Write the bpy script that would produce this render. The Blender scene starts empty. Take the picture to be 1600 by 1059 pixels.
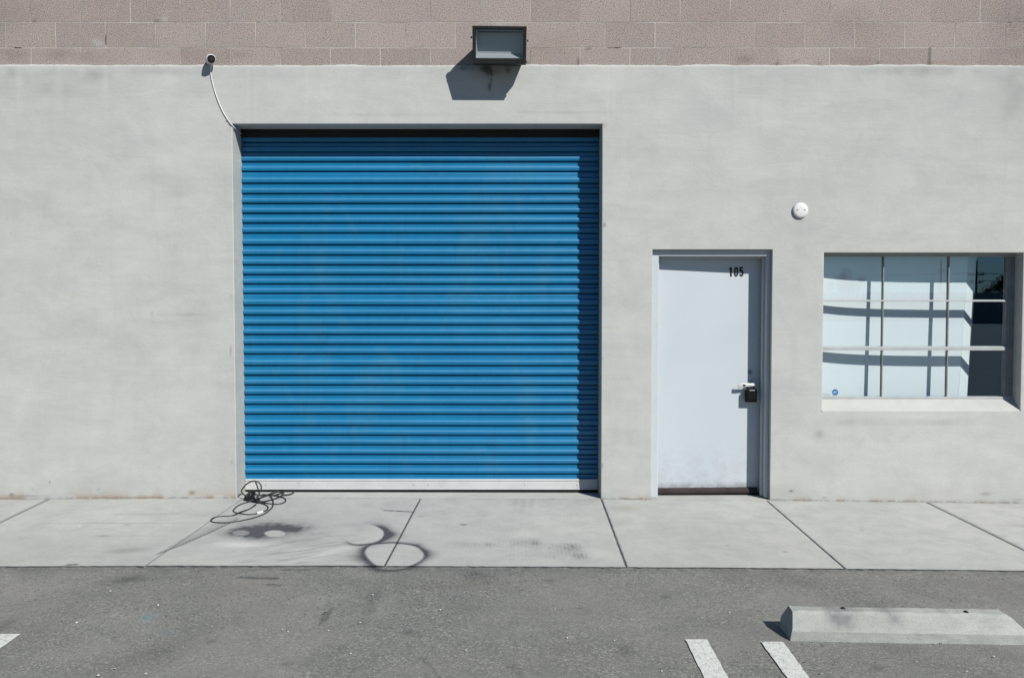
import bpy, bmesh, math, random
import numpy as np
from mathutils import Vector, Matrix
random.seed(4); rng = np.random.RandomState(7)
R = math.radians
scene = bpy.context.scene
C = scene.collection

# ------------------------------------------------------------------ camera
F, PX0, PY0, PITCH, CAMY, CAMH = 1350.0, 800.0, 516.5, R(2.1), -7.1, 1.655
cam = bpy.data.cameras.new('camera'); camo = bpy.data.objects.new('camera', cam); C.objects.link(camo)
cam.sensor_width = 36; cam.lens = 36 * F / 1600; cam.clip_end = 2000; cam.clip_start = .05
cam.shift_y = (PY0 - 529.5) / 1600
camo.location = (0, CAMY, CAMH); camo.rotation_euler = (R(90) - PITCH, 0, 0)
scene.camera = camo

# ------------------------------------------------------------------ sky, sun, exposure
SUN = Vector((.765, -1.0, 1.01)).normalized()
elev = math.asin(SUN.z); azim = math.atan2(SUN.x, SUN.y)
w = bpy.data.worlds.new('World'); scene.world = w; w.use_nodes = True
nt = w.node_tree; bg = nt.nodes['Background']
sky = nt.nodes.new('ShaderNodeTexSky'); sky.sky_type = 'NISHITA'; sky.sun_disc = False
sky.sun_elevation = elev; sky.sun_rotation = azim; sky.air_density = 1.0; sky.dust_density = .0; sky.ozone_density = 3.0
tn = nt.nodes.new('ShaderNodeMix'); tn.data_type = 'RGBA'; tn.blend_type = 'MULTIPLY'; tn.inputs[0].default_value = 1
nt.links.new(sky.outputs[0], tn.inputs[6]); tn.inputs[7].default_value = (.78, .98, 1.18, 1)      # a clear, cool sky
nt.links.new(tn.outputs[2], bg.inputs[0]); bg.inputs[1].default_value = .05
sl = bpy.data.lights.new('sun', 'SUN'); sl.energy = 5.0; sl.angle = R(.53); sl.color = (1, .970, .900)
so = bpy.data.objects.new('sun', sl); C.objects.link(so)
so.rotation_euler = SUN.to_track_quat('Z', 'Y').to_euler(); so.location = (8, -12, 12)
scene.view_settings.view_transform = 'Standard'; scene.view_settings.look = 'None'
scene.view_settings.exposure = 0.39; scene.view_settings.gamma = 1
scene.cycles.caustics_reflective = False; scene.cycles.caustics_refractive = False
scene.cycles.sample_clamp_indirect = 4

# ------------------------------------------------------------------ measuring
def ray(px, py):
    a = (py - PY0) / F
    d = Vector(((px - PX0) / F, 1, 0)); d.y = math.cos(PITCH) - a * math.sin(PITCH) ; d.z = -a * math.cos(PITCH) - math.sin(PITCH)
    return d
def P(px, py, y):                       # point on the vertical plane y
    d = ray(px, py); t = (y - CAMY) / d.y
    return Vector((d.x * t, y, CAMH + d.z * t))
def gz(x, y):                           # ground height; falls gently away from the building and to the right
    xc = np.clip(x, -5.5, 5.5)
    return .0038 - .00423 * xc - .00125 * xc * xc - .010 * np.clip(-y, 0, 12)
def G(px, py, dz=0):                    # point on the ground
    d = ray(px, py); y = -1.0
    for i in range(12):
        t = (y - CAMY) / d.y; x = d.x * t
        t = (CAMH - float(gz(x, y)) - dz) / -d.z; y = CAMY + d.y * t
    return Vector((d.x * t, y, CAMH + d.z * t))
def X(px, py, y=0): return P(px, py, y).x
def Z(px, py, y=0): return P(px, py, y).z

# ------------------------------------------------------------------ object helpers
def tag(o, label=None, cat=None, group=None, kind=None):
    for k, v in (('label', label), ('category', cat), ('group', group), ('kind', kind)):
        if v: o[k] = v
    return o
def empty(name, loc=(0, 0, 0), parent=None):
    o = bpy.data.objects.new(name, None); C.objects.link(o); o.location = loc; o.empty_display_size = .1
    if parent: o.parent = parent
    return o
def root_loc(p):
    v = Vector((0, 0, 0))
    while p: v += p.location; p = p.parent
    return v
def obj(name, bm, mat, parent=None, smooth=False, origin=None):
    """all shapes are given in world coordinates; the mesh is moved into its parent's frame"""
    base = root_loc(parent)
    if origin is None: origin = base
    origin = Vector(origin)
    bmesh.ops.recalc_face_normals(bm, faces=bm.faces[:])
    bmesh.ops.translate(bm, verts=bm.verts[:], vec=-origin)
    me = bpy.data.meshes.new(name); bm.to_mesh(me); bm.free()
    if smooth:
        for p in me.polygons: p.use_smooth = True
    me.materials.append(mat)
    o = bpy.data.objects.new(name, me); C.objects.link(o)
    if parent: o.parent = parent
    o.location = origin - base
    return o
def bevel(o, wd=.003, seg=2, ang=35):
    m = o.modifiers.new('bevel', 'BEVEL'); m.width = wd; m.segments = seg; m.limit_method = 'ANGLE'; m.angle_limit = R(ang)
    m.harden_normals = False
    return o
def NB(): return bmesh.new()
def box(bm, a, b, rot=None, piv=None):
    x0, y0, z0 = [min(p, q) for p, q in zip(a, b)]; x1, y1, z1 = [max(p, q) for p, q in zip(a, b)]
    vs = [bm.verts.new(v) for v in ((x0,y0,z0),(x1,y0,z0),(x1,y1,z0),(x0,y1,z0),(x0,y0,z1),(x1,y0,z1),(x1,y1,z1),(x0,y1,z1))]
    for f in ((0,3,2,1),(4,5,6,7),(0,1,5,4),(1,2,6,5),(2,3,7,6),(3,0,4,7)): bm.faces.new([vs[i] for i in f])
    if rot is not None: bmesh.ops.rotate(bm, cent=piv or (Vector(a) + Vector(b)) / 2, matrix=rot, verts=vs)
    return vs
def prism(bm, A, B):                    # two matching outlines joined into a solid
    a = [bm.verts.new(v) for v in A]; b = [bm.verts.new(v) for v in B]; n = len(A)
    bm.faces.new(a); bm.faces.new(b[::-1])
    for i in range(n): bm.faces.new((a[i], b[i], b[(i+1) % n], a[(i+1) % n]))
    return a + b
def spline(pts, n=10, closed=False):
    pts = [Vector(p) for p in pts]; out = []; m = len(pts)
    for i in range(m - 1):
        p0 = pts[max(i-1, 0)]; p1 = pts[i]; p2 = pts[i+1]; p3 = pts[min(i+2, m-1)]
        for k in range(n):
            t = k / n
            out.append(.5 * ((2*p1) + (p2-p0)*t + (2*p0-5*p1+4*p2-p3)*t*t + (3*p1-p0-3*p2+p3)*t**3))
    out.append(pts[-1]); return out
def tube(bm, pts, r, n=8, cap=True):
    rings = []; up = Vector((0, 0, 1)); prev = None
    for i, p in enumerate(pts):
        t = (pts[min(i+1, len(pts)-1)] - pts[max(i-1, 0)])
        if t.length < 1e-7: t = Vector((1, 0, 0))
        t.normalize()
        if prev is None:
            prev = t.cross(up if abs(t.z) < .9 else Vector((1, 0, 0))).normalized()
        a = (prev - t * prev.dot(t))
        a = a.normalized() if a.length > 1e-6 else t.orthogonal().normalized()
        prev = a; b = t.cross(a)
        rr = r(i / (len(pts)-1)) if callable(r) else r
        rings.append([bm.verts.new(p + (a*math.cos(2*math.pi*k/n) + b*math.sin(2*math.pi*k/n)) * rr) for k in range(n)])
    for q, s in zip(rings, rings[1:]):
        for k in range(n): bm.faces.new((q[k], q[(k+1) % n], s[(k+1) % n], s[k]))
    if cap: bm.faces.new(rings[0][::-1]); bm.faces.new(rings[-1])
def lathe(bm, prof, M, n=40):           # prof: (radius, height) pairs about local z, placed by M
    rings = []
    for r, h in prof:
        rings.append([bm.verts.new(M @ Vector((r*math.cos(2*math.pi*k/n), r*math.sin(2*math.pi*k/n), h))) for k in range(n)])
    for q, s in zip(rings, rings[1:]):
        for k in range(n): bm.faces.new((q[k], q[(k+1) % n], s[(k+1) % n], s[k]))
    bm.faces.new(rings[0][::-1]); bm.faces.new(rings[-1])
def frame_at(p, d):                     # matrix with local z along d
    return Matrix.Translation(p) @ Vector(d).to_track_quat('Z', 'Y').to_matrix().to_4x4()

# ------------------------------------------------------------------ materials
ALB = .68
class Mat:
    def __init__(s, name, rough=.6, col=(.5, .5, .5), metal=0, spec=.5):
        s.m = bpy.data.materials.new(name); s.m.use_nodes = True; s.t = s.m.node_tree
        s.b = s.t.nodes['Principled BSDF']
        s.b.inputs['Roughness'].default_value = rough; s.b.inputs['Metallic'].default_value = metal
        s.b.inputs['Specular IOR Level'].default_value = spec
        s.b.inputs['Base Color'].default_value = (*col, 1)
    def n(s, t, **kw):
        nd = s.t.nodes.new('ShaderNode' + t)
        for k, v in kw.items():
            if k in nd.inputs: s.set(nd.inputs[k], v)
            else: setattr(nd, k, v)
        return nd
    def set(s, inp, v):
        if isinstance(v, bpy.types.NodeSocket): s.t.links.new(v, inp)
        else: inp.default_value = v
    def co(s, sc=(1, 1, 1), loc=(0, 0, 0), rot=(0, 0, 0)):
        tc = s.n('TexCoord'); mp = s.n('Mapping'); s.t.links.new(tc.outputs['Object'], mp.inputs[0])
        mp.inputs['Scale'].default_value = sc; mp.inputs['Location'].default_value = loc; mp.inputs['Rotation'].default_value = rot
        return mp.outputs[0]
    def noise(s, v, scale, detail=4, rough=.55, dist=0):
        return s.n('TexNoise', Vector=v, Scale=scale, Detail=detail, Roughness=rough, Distortion=dist).outputs['Fac']
    def ramp(s, f, *st):
        r = s.n('ValToRGB'); s.set(r.inputs[0], f); e = r.color_ramp.elements
        while len(e) < len(st): e.new(.5)
        for q, (p, c) in zip(e, st):
            q.position = p; q.color = (*c, 1) if isinstance(c, tuple) else (c, c, c, 1)
        return r.outputs[0]
    def mix(s, f, a, b, mode='MIX'):
        m = s.n('Mix', data_type='RGBA', blend_type=mode)
        s.set(m.inputs[0], f)
        for i, v in ((6, a), (7, b)): s.set(m.inputs[i], (*v, 1) if isinstance(v, tuple) and len(v) == 3 else v)
        return m.outputs[2]
    def math(s, op, a, b=0., c=None, clamp=False):
        m = s.n('Math', operation=op, use_clamp=clamp); s.set(m.inputs[0], a); s.set(m.inputs[1], b)
        if c is not None: s.set(m.inputs[2], c)
        return m.outputs[0]
    def attr(s, name):
        a = s.n('Attribute', attribute_name=name); sp = s.n('SeparateColor'); s.t.links.new(a.outputs['Color'], sp.inputs[0])
        return sp.outputs
    def bump(s, h, strength=.5, dist=.01, prev=None):
        b = s.n('Bump', Height=h, Strength=strength, Distance=dist)
        if prev is not None: s.t.links.new(prev, b.inputs['Normal'])
        return b.outputs[0]
    def out(s, col=None, rough=None, normal=None):
        if col is not None: s.set(s.b.inputs['Base Color'], s.mix(1., col, (ALB, ALB*1.0, ALB), 'MULTIPLY'))
        if rough is not None: s.set(s.b.inputs['Roughness'], rough)
        if normal is not None: s.set(s.b.inputs['Normal'], normal)
        return s.m

def plaster_mat():
    m = Mat('plaster', .85, spec=.25)
    c = m.co()
    big = m.noise(c, .55, 5, .6, .6); mid = m.noise(m.co((1, 1, 2.6), (3, 0, 1)), 1.6, 7, .66, .5)
    hor = m.noise(m.co((1, 1, 7), (7, 0, 2)), 1.1, 6, .62, .4)
    ver = m.noise(m.co((9, 1, .8), (2, 0, 5)), 1.0, 5, .6, .2)
    fine = m.noise(c, 120, 5, .8); bl = m.noise(m.co((1, 1, 1.1), (4, 0, 7)), 2.6, 8, .70, .5)
    col = m.mix(m.ramp(big, (.32, 0.), (.68, 1.)), (.528, .535, .508), (.605, .602, .570))
    col = m.mix(m.math('MULTIPLY', m.ramp(mid, (.36, 0.), (.66, 1.)), .60), col, (.440, .462, .455))
    col = m.mix(m.math('MULTIPLY', m.ramp(hor, (.52, 0.), (.76, 1.)), .20), col, (.60, .62, .61))
    col = m.mix(m.math('MULTIPLY', m.ramp(ver, (.52, 0.), (.76, 1.)), .22), col, (.40, .43, .425))
    lil = m.noise(m.co((1, 1, 1), (11, 0, 3)), .9, 3)
    col = m.mix(m.math('MULTIPLY', m.ramp(lil, (.45, 0.), (.7, 1.)), .28), col, (.50, .495, .52))
    col = m.mix(m.math('MULTIPLY', m.ramp(fine, (.40, 1.), (.55, 0.)), .06), col, (.25, .26, .26))
    col = m.mix(m.math('MULTIPLY', m.ramp(bl, (.40, 1.), (.52, 0.)), .22), col, (.63, .64, .615))
    col = m.mix(m.math('MULTIPLY', m.ramp(bl, (.56, 0.), (.68, 1.)), .26), col, (.39, .405, .395))
    vc = m.n('TexVoronoi', feature='DISTANCE_TO_EDGE', Vector=m.mix(.12, c, m.n('TexNoise', Vector=c, Scale=3.0, Detail=5.0).outputs['Color']), Scale=1.15)
    ck = m.math('MULTIPLY', m.ramp(vc.outputs['Distance'], (.0, 1.), (.0035, 0.)), m.ramp(m.noise(c, 1.2, 3), (.58, 0.), (.66, .22)))
    col = m.mix(ck, col, (.27, .27, .25))
    a = m.attr('stain_glint')
    col = m.mix(m.math('MULTIPLY', a[0], .85), col, (.07, .072, .08))
    col = m.mix(m.math('MULTIPLY', a[1], .7), col, (.34, .25, .17))
    col = m.mix(m.math('MULTIPLY', a[2], .6), col, (.60, .62, .62))
    h = m.math('ADD', m.math('MULTIPLY', mid, .6), m.math('MULTIPLY', hor, .7))
    nrm = m.bump(m.math('ADD', h, bl), .20, .02); nrm = m.bump(fine, .35, .004, nrm)
    return m.out(col, normal=nrm)

def block_mat():
    m = Mat('split_block', .92, spec=.2)
    c = m.co()
    sp = m.n('SeparateXYZ', Vector=c); cb = m.n('CombineXYZ')
    m.set(cb.inputs[0], sp.outputs[0]); m.set(cb.inputs[1], sp.outputs[2])
    br = m.n('TexBrick', offset=.5, Scale=1.0)
    m.set(br.inputs['Vector'], cb.outputs[0])
    for k, v in (('Brick Width', .4064), ('Row Height', .2032), ('Mortar Size', .0042), ('Mortar Smooth', .25), ('Bias', 0.)): br.inputs[k].default_value = v
    br.inputs['Color1'].default_value = (0, 0, 0, 1); br.inputs['Color2'].default_value = (1, 1, 1, 1); br.inputs['Mortar'].default_value = (.5, .5, .5, 1)
    big = m.noise(c, 1.1, 5, .65, .4); mid = m.noise(c, 7, 5, .7); fine = m.noise(c, 150, 3, .75); spk = m.noise(c, 105, 3, .7)
    col = m.mix(br.outputs['Color'], (.310, .250, .226), (.455, .374, .340))
    col = m.mix(m.math('MULTIPLY', m.ramp(big, (.35, 0.), (.62, 1.)), .50), col, (.30, .28, .272))
    col = m.mix(m.math('MULTIPLY', m.ramp(mid, (.45, 0.), (.70, 1.)), .55), col, (.42, .325, .27))
    col = m.mix(m.math('MULTIPLY', m.ramp(fine, (.47, 0.), (.60, 1.)), .65), col, (.60, .54, .52))
    col = m.mix(m.math('MULTIPLY', m.ramp(spk, (.36, 1.), (.48, 0.)), .8), col, (.11, .09, .085))
    mo = m.noise(c, 2.3, 4, .6); ml = m.noise(m.co((1, 1, 1), (5, 2, 9)), 3.1, 2)
    mcol = m.mix(m.ramp(mo, (.38, 0.), (.60, 1.)), (.34, .305, .285), (.60, .565, .535))
    mcol = m.mix(m.ramp(ml, (.66, 0.), (.69, 1.)), mcol, (.06, .05, .05))
    col = m.mix(br.outputs['Fac'], col, mcol)
    a = m.attr('stain_glint')
    col = m.mix(m.math('MULTIPLY', a[0], .85), col, (.05, .045, .045))
    col = m.mix(m.math('MULTIPLY', a[1], .7), col, (.30, .20, .16))
    col = m.mix(m.math('MULTIPLY', a[2], .75), col, (.50, .50, .48))
    h = m.math('SUBTRACT', m.math('ADD', m.math('MULTIPLY', fine, .5), m.math('MULTIPLY', spk, .5)), m.math('MULTIPLY', br.outputs['Fac'], .8))
    return m.out(col, normal=m.bump(h, .9, .008))

def concrete_mat(name='sidewalk_concrete', tint=(1, 1, 1)):
    m = Mat(name, .88, spec=.25)
    c = m.co(); T = lambda *q: tuple(a*b for a, b in zip(q, tint))
    big = m.noise(c, .8, 6, .62, .5); mid = m.noise(c, 5, 6, .68, .4); fine = m.noise(c, 160, 3, .75)
    brm = m.noise(m.co((1, 45, 1), (0, 0, 0), (0, 0, R(4))), 3.0, 4, .6, .1)
    brm2 = m.noise(m.co((6, 60, 1), (0, 0, 0), (0, 0, R(-28))), 1.6, 4, .6, .1)
    col = m.mix(m.ramp(big, (.32, 0.), (.68, 1.)), T(.495, .508, .488), T(.600, .600, .570))
    col = m.mix(m.math('MULTIPLY', m.ramp(mid, (.42, 0.), (.72, 1.)), .50), col, T(.36, .375, .37))
    col = m.mix(m.math('MULTIPLY', m.ramp(brm, (.5, 0.), (.8, 1.)), .25), col, T(.40, .40, .38))
    col = m.mix(m.math('MULTIPLY', m.ramp(brm2, (.56, 0.), (.8, 1.)), .20), col, T(.63, .63, .60))
    col = m.mix(m.math('MULTIPLY', m.ramp(fine, (.38, 1.), (.5, 0.)), .35), col, T(.26, .26, .245))
    a = m.attr('stain_glint')
    n2 = m.ramp(m.noise(m.co((1, 1.6, 1)), 85, 6, .85), (.34, .66), (.54, 1.))
    col = m.mix(m.math('MULTIPLY', a[1], .75), col, (.33, .26, .19))
    col = m.mix(m.math('MULTIPLY', a[2], .6), col, (.82, .82, .81))
    col = m.mix(m.math('MULTIPLY', m.math('MULTIPLY', a[0], n2), 1.0), col, (.040, .046, .058))
    return m.out(col, normal=m.bump(m.math('ADD', fine, m.math('MULTIPLY', brm, .6)), .22, .003))

def asphalt_mat():
    m = Mat('asphalt', .9, spec=.25)
    c = m.co()
    v1 = m.n('TexVoronoi', Vector=c, Scale=125.0, Randomness=1.0); v2 = m.n('TexVoronoi', Vector=c, Scale=48.0)
    big = m.noise(c, .9, 5, .6, .5); mid = m.noise(m.co((1, 1.4, 1), (4, 0, 0)), 4, 6, .68, .4); fine = m.noise(c, 260, 3, .8)
    blot = m.noise(m.co((1, 1, 1), (9, 3, 0)), 1.7, 3, .5, .5)
    sv = m.n('SeparateColor'); m.t.links.new(v1.outputs['Color'], sv.inputs[0])
    col = m.ramp(sv.outputs[0], (0., (.115, .118, .110)), (.45, (.245, .250, .236)), (.8, (.335, .338, .318)), (1., (.52, .52, .49)))
    col = m.mix(m.math('MULTIPLY', m.ramp(v1.outputs['Distance'], (.0, 0.), (.7, 1.)), .45), col, (.13, .129, .126))
    col = m.mix(m.math('MULTIPLY', m.ramp(mid, (.40, 0.), (.66, 1.)), .55), col, (.185, .190, .180))
    col = m.mix(m.math('MULTIPLY', m.ramp(big, (.38, 0.), (.62, 1.)), .45), col, (.305, .300, .278))
    col = m.mix(m.math('MULTIPLY', m.ramp(blot, (.60, 0.), (.75, 1.)), .30), col, (.285, .24, .215))
    pt = m.noise(m.co((1, 1.2, 1), (2, 7, 0)), 1.5, 7, .68, .9)
    col = m.mix(m.math('MULTIPLY', m.ramp(pt, (.50, 0.), (.66, 1.)), .26), col, (.125, .128, .122))
    col = m.mix(m.math('MULTIPLY', m.ramp(pt, (.36, 1.), (.46, 0.)), .25), col, (.34, .338, .315))
    s2 = m.n('SeparateColor'); m.t.links.new(v2.outputs['Color'], s2.inputs[0])
    chip = m.math('MULTIPLY', m.ramp(s2.outputs[1], (.962, 0.), (.968, 1.)), m.ramp(v2.outputs['Distance'], (.22, 1.), (.30, 0.)))
    col = m.mix(m.math('MULTIPLY', chip, .40), col, (.52, .52, .49))
    pit = m.math('MULTIPLY', m.ramp(s2.outputs[2], (.955, 0.), (.96, 1.)), m.ramp(v2.outputs['Distance'], (.22, 1.), (.34, 0.)))
    col = m.mix(m.math('MULTIPLY', pit, .8), col, (.04, .04, .04))
    a = m.attr('stain_glint')
    n2 = m.ramp(m.noise(c, 60, 4, .75), (.25, .45), (.6, 1.))
    col = m.mix(m.math('MULTIPLY', m.math('MULTIPLY', a[0], n2), .9), col, (.040, .042, .046))
    col = m.mix(m.math('MULTIPLY', a[1], .6), col, (.17, .12, .095))
    col = m.mix(m.math('MULTIPLY', a[2], .7), col, (.10, .30, .33))
    h = m.math('ADD', m.math('MULTIPLY', v1.outputs['Distance'], -.8), m.math('MULTIPLY', fine, .6))
    return m.out(col, normal=m.bump(h, .5, .0045))

def paint_line_mat():
    m = Mat('worn_white_road_paint', .8, spec=.3); c = m.co()
    v1 = m.n('TexVoronoi', Vector=c, Scale=125.0); n1 = m.noise(c, 28, 6, .8); n2 = m.noise(c, 170, 3, .8)
    f = m.math('ADD', m.math('MULTIPLY', n1, .7), m.math('MULTIPLY', n2, .45))
    col = m.mix(m.ramp(f, (.58, 0.), (.72, 1.)), (.73, .75, .72), (.30, .30, .28))
    return m.out(col, normal=m.bump(m.math('ADD', n2, m.math('MULTIPLY', v1.outputs['Distance'], -.7)), .45, .004))

def shutter_mat():
    m = Mat('blue_enamel', .42, spec=.45); c = m.co()
    n = m.noise(m.co((.35, 1, 3)), 2.2, 5, .65, .3); d = m.noise(m.co((1, 1, 2)), 14, 6, .75); sm = m.noise(m.co((1, 1, .6), (3, 1, 1)), 3.4, 4, .6, .6)
    col = m.mix(m.ramp(n, (.35, 0.), (.7, 1.)), (.002, .166, .362), (.003, .194, .408))
    col = m.mix(m.math('MULTIPLY', m.ramp(d, (.60, 0.), (.78, 1.)), .35), col, (.10, .27, .40))
    col = m.mix(m.math('MULTIPLY', m.ramp(sm, (.52, 0.), (.74, 1.)), .42), col, (.05, .22, .36))
    dr = m.noise(m.co((5, 1, .5), (2, 0, 0)), 2.6, 6, .7, .3)
    col = m.mix(m.math('MULTIPLY', m.ramp(dr, (.54, 0.), (.72, 1.)), .28), col, (.002, .10, .24))
    col = m.mix(m.math('MULTIPLY', m.attr('stain_glint')[0], m.ramp(n, (.2, .35), (.8, .6))), col, (.115, .300, .500))  # sun and sky highlight on the slat ridges, painted into the colour
    sc = m.noise(m.co((1, 1, 3.2), (7, 0, 0)), 46, 3, .8)
    col = m.mix(m.math('MULTIPLY', m.ramp(sc, (.735, 0.), (.76, 1.)), .7), col, (.015, .05, .10))
    rg = m.ramp(d, (.3, .33), (.8, .52))
    return m.out(col, rough=rg, normal=m.bump(n, .10, .01))

def painted_mat(name, a, b, rough=.45, dirt=None, sc=3., bump=.05, spec=.45, da=.5):
    m = Mat(name, rough, spec=spec); c = m.co()
    n = m.noise(c, sc, 5, .6, .4); d = m.noise(m.co((1, 1, 1), (3, 1, 2)), sc*6, 6, .72)
    col = m.mix(m.ramp(n, (.35, 0.), (.65, 1.)), a, b)
    if dirt: col = m.mix(m.math('MULTIPLY', m.ramp(d, (.56, 0.), (.76, 1.)), da), col, dirt)
    return m.out(col, normal=m.bump(d, bump, .004))

def door_mat():
    m = Mat('white_door_paint', .42, spec=.5); c = m.co()
    n = m.noise(c, 1.3, 4, .55, .3); d = m.noise(m.co((1, 1, 1.2), (3, 1, 2)), 9, 7, .75, .5)
    sp = m.n('SeparateXYZ', Vector=c)
    low = m.n('MapRange', clamp=True); m.set(low.inputs[0], sp.outputs[2])
    for i, v in ((1, .62), (2, .04), (3, 0.), (4, 1.)): low.inputs[i].default_value = v
    col = m.mix(m.ramp(n, (.35, 0.), (.65, 1.)), (.54, .60, .65), (.58, .63, .67))
    dirt = m.math('MULTIPLY', m.ramp(d, (.42, 0.), (.80, 1.)), m.math('POWER', low.outputs[0], 1.6))
    col = m.mix(m.math('MULTIPLY', dirt, .85), col, (.36, .335, .36))
    base = m.n('MapRange', clamp=True); m.set(base.inputs[0], sp.outputs[2])
    for i, v in ((1, .11), (2, .030), (3, 0.), (4, 1.)): base.inputs[i].default_value = v
    col = m.mix(m.math('MULTIPLY', base.outputs[0], m.ramp(d, (.30, .15), (.60, .9))), col, (.09, .08, .10))
    return m.out(col, normal=m.bump(n, .05, .01))

M = {}
M['plaster'] = plaster_mat(); M['block'] = block_mat(); M['concrete'] = concrete_mat()
M['asphalt'] = asphalt_mat(); M['line'] = paint_line_mat(); M['blue'] = shutter_mat(); M['door'] = door_mat()
M['frame'] = painted_mat('pale_frame_paint', (.55, .60, .64), (.59, .63, .66), .45, (.40, .40, .40), 4)
M['alu'] = painted_mat('weathered_aluminium', (.52, .52, .53), (.60, .60, .60), .42, (.30, .28, .27), 3, .06, .6)
M['winframe'] = painted_mat('grey_window_paint', (.40, .42, .43), (.48, .49, .49), .5, (.30, .30, .28), 6)
M['muntin'] = painted_mat('dark_grey_bar_paint_jamb_shade', (.20, .21, .22), (.28, .29, .29), .5, (.4, .4, .38), 8)
M['joint'] = painted_mat('dark_joint_filler', (.08, .075, .07), (.20, .18, .155), .9, (.34, .30, .24), 14, .3, .2)
M['rubber'] = painted_mat('brown_rubber', (.034, .025, .026), (.052, .040, .040), .75, (.09, .075, .07), 8, .1, .15)
M['black'] = painted_mat('black_plastic', (.006, .007, .008), (.010, .011, .012), .55, (.02, .02, .02), 12, .05, .22)
M['lockblack'] = painted_mat('matt_black_casting', (.003, .004, .005), (.005, .006, .007), .7, (.012, .012, .012), 12, .05, .12)
M['cord'] = painted_mat('black_cord_rubber', (.012, .014, .016), (.03, .032, .034), .55, (.07, .07, .07), 30, .05)
M['white'] = painted_mat('white_plastic', (.74, .75, .75), (.78, .78, .77), .4, (.55, .55, .53), 10, .03)
M['bronze'] = painted_mat('dark_bronze_enamel', (.012, .0125, .013), (.02, .02, .0195), .5, (.075, .07, .065), 14, .15, .3)
M['darkgap'] = painted_mat('dark_gap', (.01, .01, .01), (.016, .016, .016), .9, None, 5)
M['steel'] = painted_mat('pale_handle_metal', (.62, .63, .65), (.72, .73, .74), .3, (.4, .4, .4), 20, .03, .7)
M['dull'] = painted_mat('dull_grey_metal', (.20, .21, .22), (.26, .27, .28), .45, (.12, .12, .12), 20, .05, .6)
M['board'] = painted_mat('white_board', (.86, .90, .93), (.89, .92, .94), .55, (.78, .80, .81), 1.5, .02)
M['room'] = painted_mat('blue_room_paint', (.14, .26, .50), (.17, .30, .56), .8, None, 2)
M['floor'] = painted_mat('blue_grey_floor', (.08, .13, .22), (.10, .15, .25), .8, None, 2)
M['sticker'] = painted_mat('blue_sticker', (.020, .130, .36), (.022, .145, .40), .4, None, 20)
M['stickertext'] = painted_mat('pale_sticker_ink', (.45, .66, .85), (.5, .7, .9), .4, None, 20)
M['inktext'] = painted_mat('grey_blue_ink', (.14, .24, .32), (.16, .27, .36), .5, None, 20)
M['roof'] = painted_mat('roofing_felt', (.25, .25, .24), (.3, .3, .29), .9, None, 2)
M['bark'] = painted_mat('bark', (.09, .07, .055), (.14, .11, .085), .9, None, 6, .4)
M['leaf'] = painted_mat('leaves', (.03, .055, .02), (.06, .09, .035), .7, None, 3)
M['farwall'] = painted_mat('far_block_wall', (.50, .50, .50), (.58, .58, .57), .9, (.35, .34, .33), 1)
M['wood'] = painted_mat('pole_wood', (.09, .07, .055), (.12, .10, .08), .9, None, 4)
M['stone'] = painted_mat('pale_chips', (.5, .49, .47), (.66, .65, .63), .8, None, 30)

def glass_mat(name, tint=(.90, .95, .96), ior=1.52):
    m = bpy.data.materials.new(name); m.use_nodes = True; t = m.node_tree; t.nodes.clear()
    o = t.nodes.new('ShaderNodeOutputMaterial'); mx = t.nodes.new('ShaderNodeMixShader'); fr = t.nodes.new('ShaderNodeFresnel')
    tr = t.nodes.new('ShaderNodeBsdfTransparent'); gl = t.nodes.new('ShaderNodeBsdfGlossy')
    fr.inputs[0].default_value = ior; gl.inputs['Roughness'].default_value = .0; gl.inputs['Color'].default_value = (.52, .78, 1, 1); tr.inputs[0].default_value = (*tint, 1)
    ge = t.nodes.new('ShaderNodeNewGeometry'); mu = t.nodes.new('ShaderNodeMath'); mu.operation = 'MULTIPLY_ADD'; mu.inputs[1].default_value = -1; mu.inputs[2].default_value = 1
    m2 = t.nodes.new('ShaderNodeMath'); m2.operation = 'MULTIPLY'; t.links.new(ge.outputs['Backfacing'], mu.inputs[0]); t.links.new(mu.outputs[0], m2.inputs[0]); t.links.new(fr.outputs[0], m2.inputs[1]); t.links.new(m2.outputs[0], mx.inputs[0]); t.links.new(tr.outputs[0], mx.inputs[1]); t.links.new(gl.outputs[0], mx.inputs[2]); t.links.new(mx.outputs[0], o.inputs[0])
    return m
M['glass'] = glass_mat('window_glass', (.96, .985, .99), 2.05)
M['lampglass'] = glass_mat('lamp_glass', (.88, .90, .91), 1.9)
m_ = Mat('lamp_reflector', .5, (.42, .435, .445), .15); M['reflector'] = m_.m

# ------------------------------------------------------------------ stains (fixed to the surfaces, in metres)
def seg_d(p, q, A):                     # distance of points A (n,2) from segment p-q
    p = np.array(p); q = np.array(q); d = q - p; t = np.clip(((A - p) @ d) / (d @ d), 0, 1)
    return np.linalg.norm(A - (p + t[:, None] * d), axis=1), t
def poly_d(pts, A, closed=False):
    best = np.full(len(A), 9.); pts = list(pts)
    for p, q in zip(pts, pts[1:] + (pts[:1] if closed else [])):
        if p is pts[-1] and not closed: break
        best = np.minimum(best, seg_d(p, q, A)[0])
    return best
def inside(pts, A):
    ins = np.zeros(len(A), bool); n = len(pts)
    for i in range(n):
        (x1, y1), (x2, y2) = pts[i], pts[(i+1) % n]
        c = ((y1 > A[:, 1]) != (y2 > A[:, 1])) & (A[:, 0] < (x2-x1) * (A[:, 1]-y1) / (y2-y1+1e-12) + x1)
        ins ^= c
    return ins
def ell(cx, cy, rx, ry, n=28): return [(cx + rx*math.cos(2*math.pi*k/n), cy + ry*math.sin(2*math.pi*k/n)) for k in range(n)]
def gq(pts): return [tuple(G(*p)[:2]) for p in pts]         # photo measurements -> metres on the ground
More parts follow.
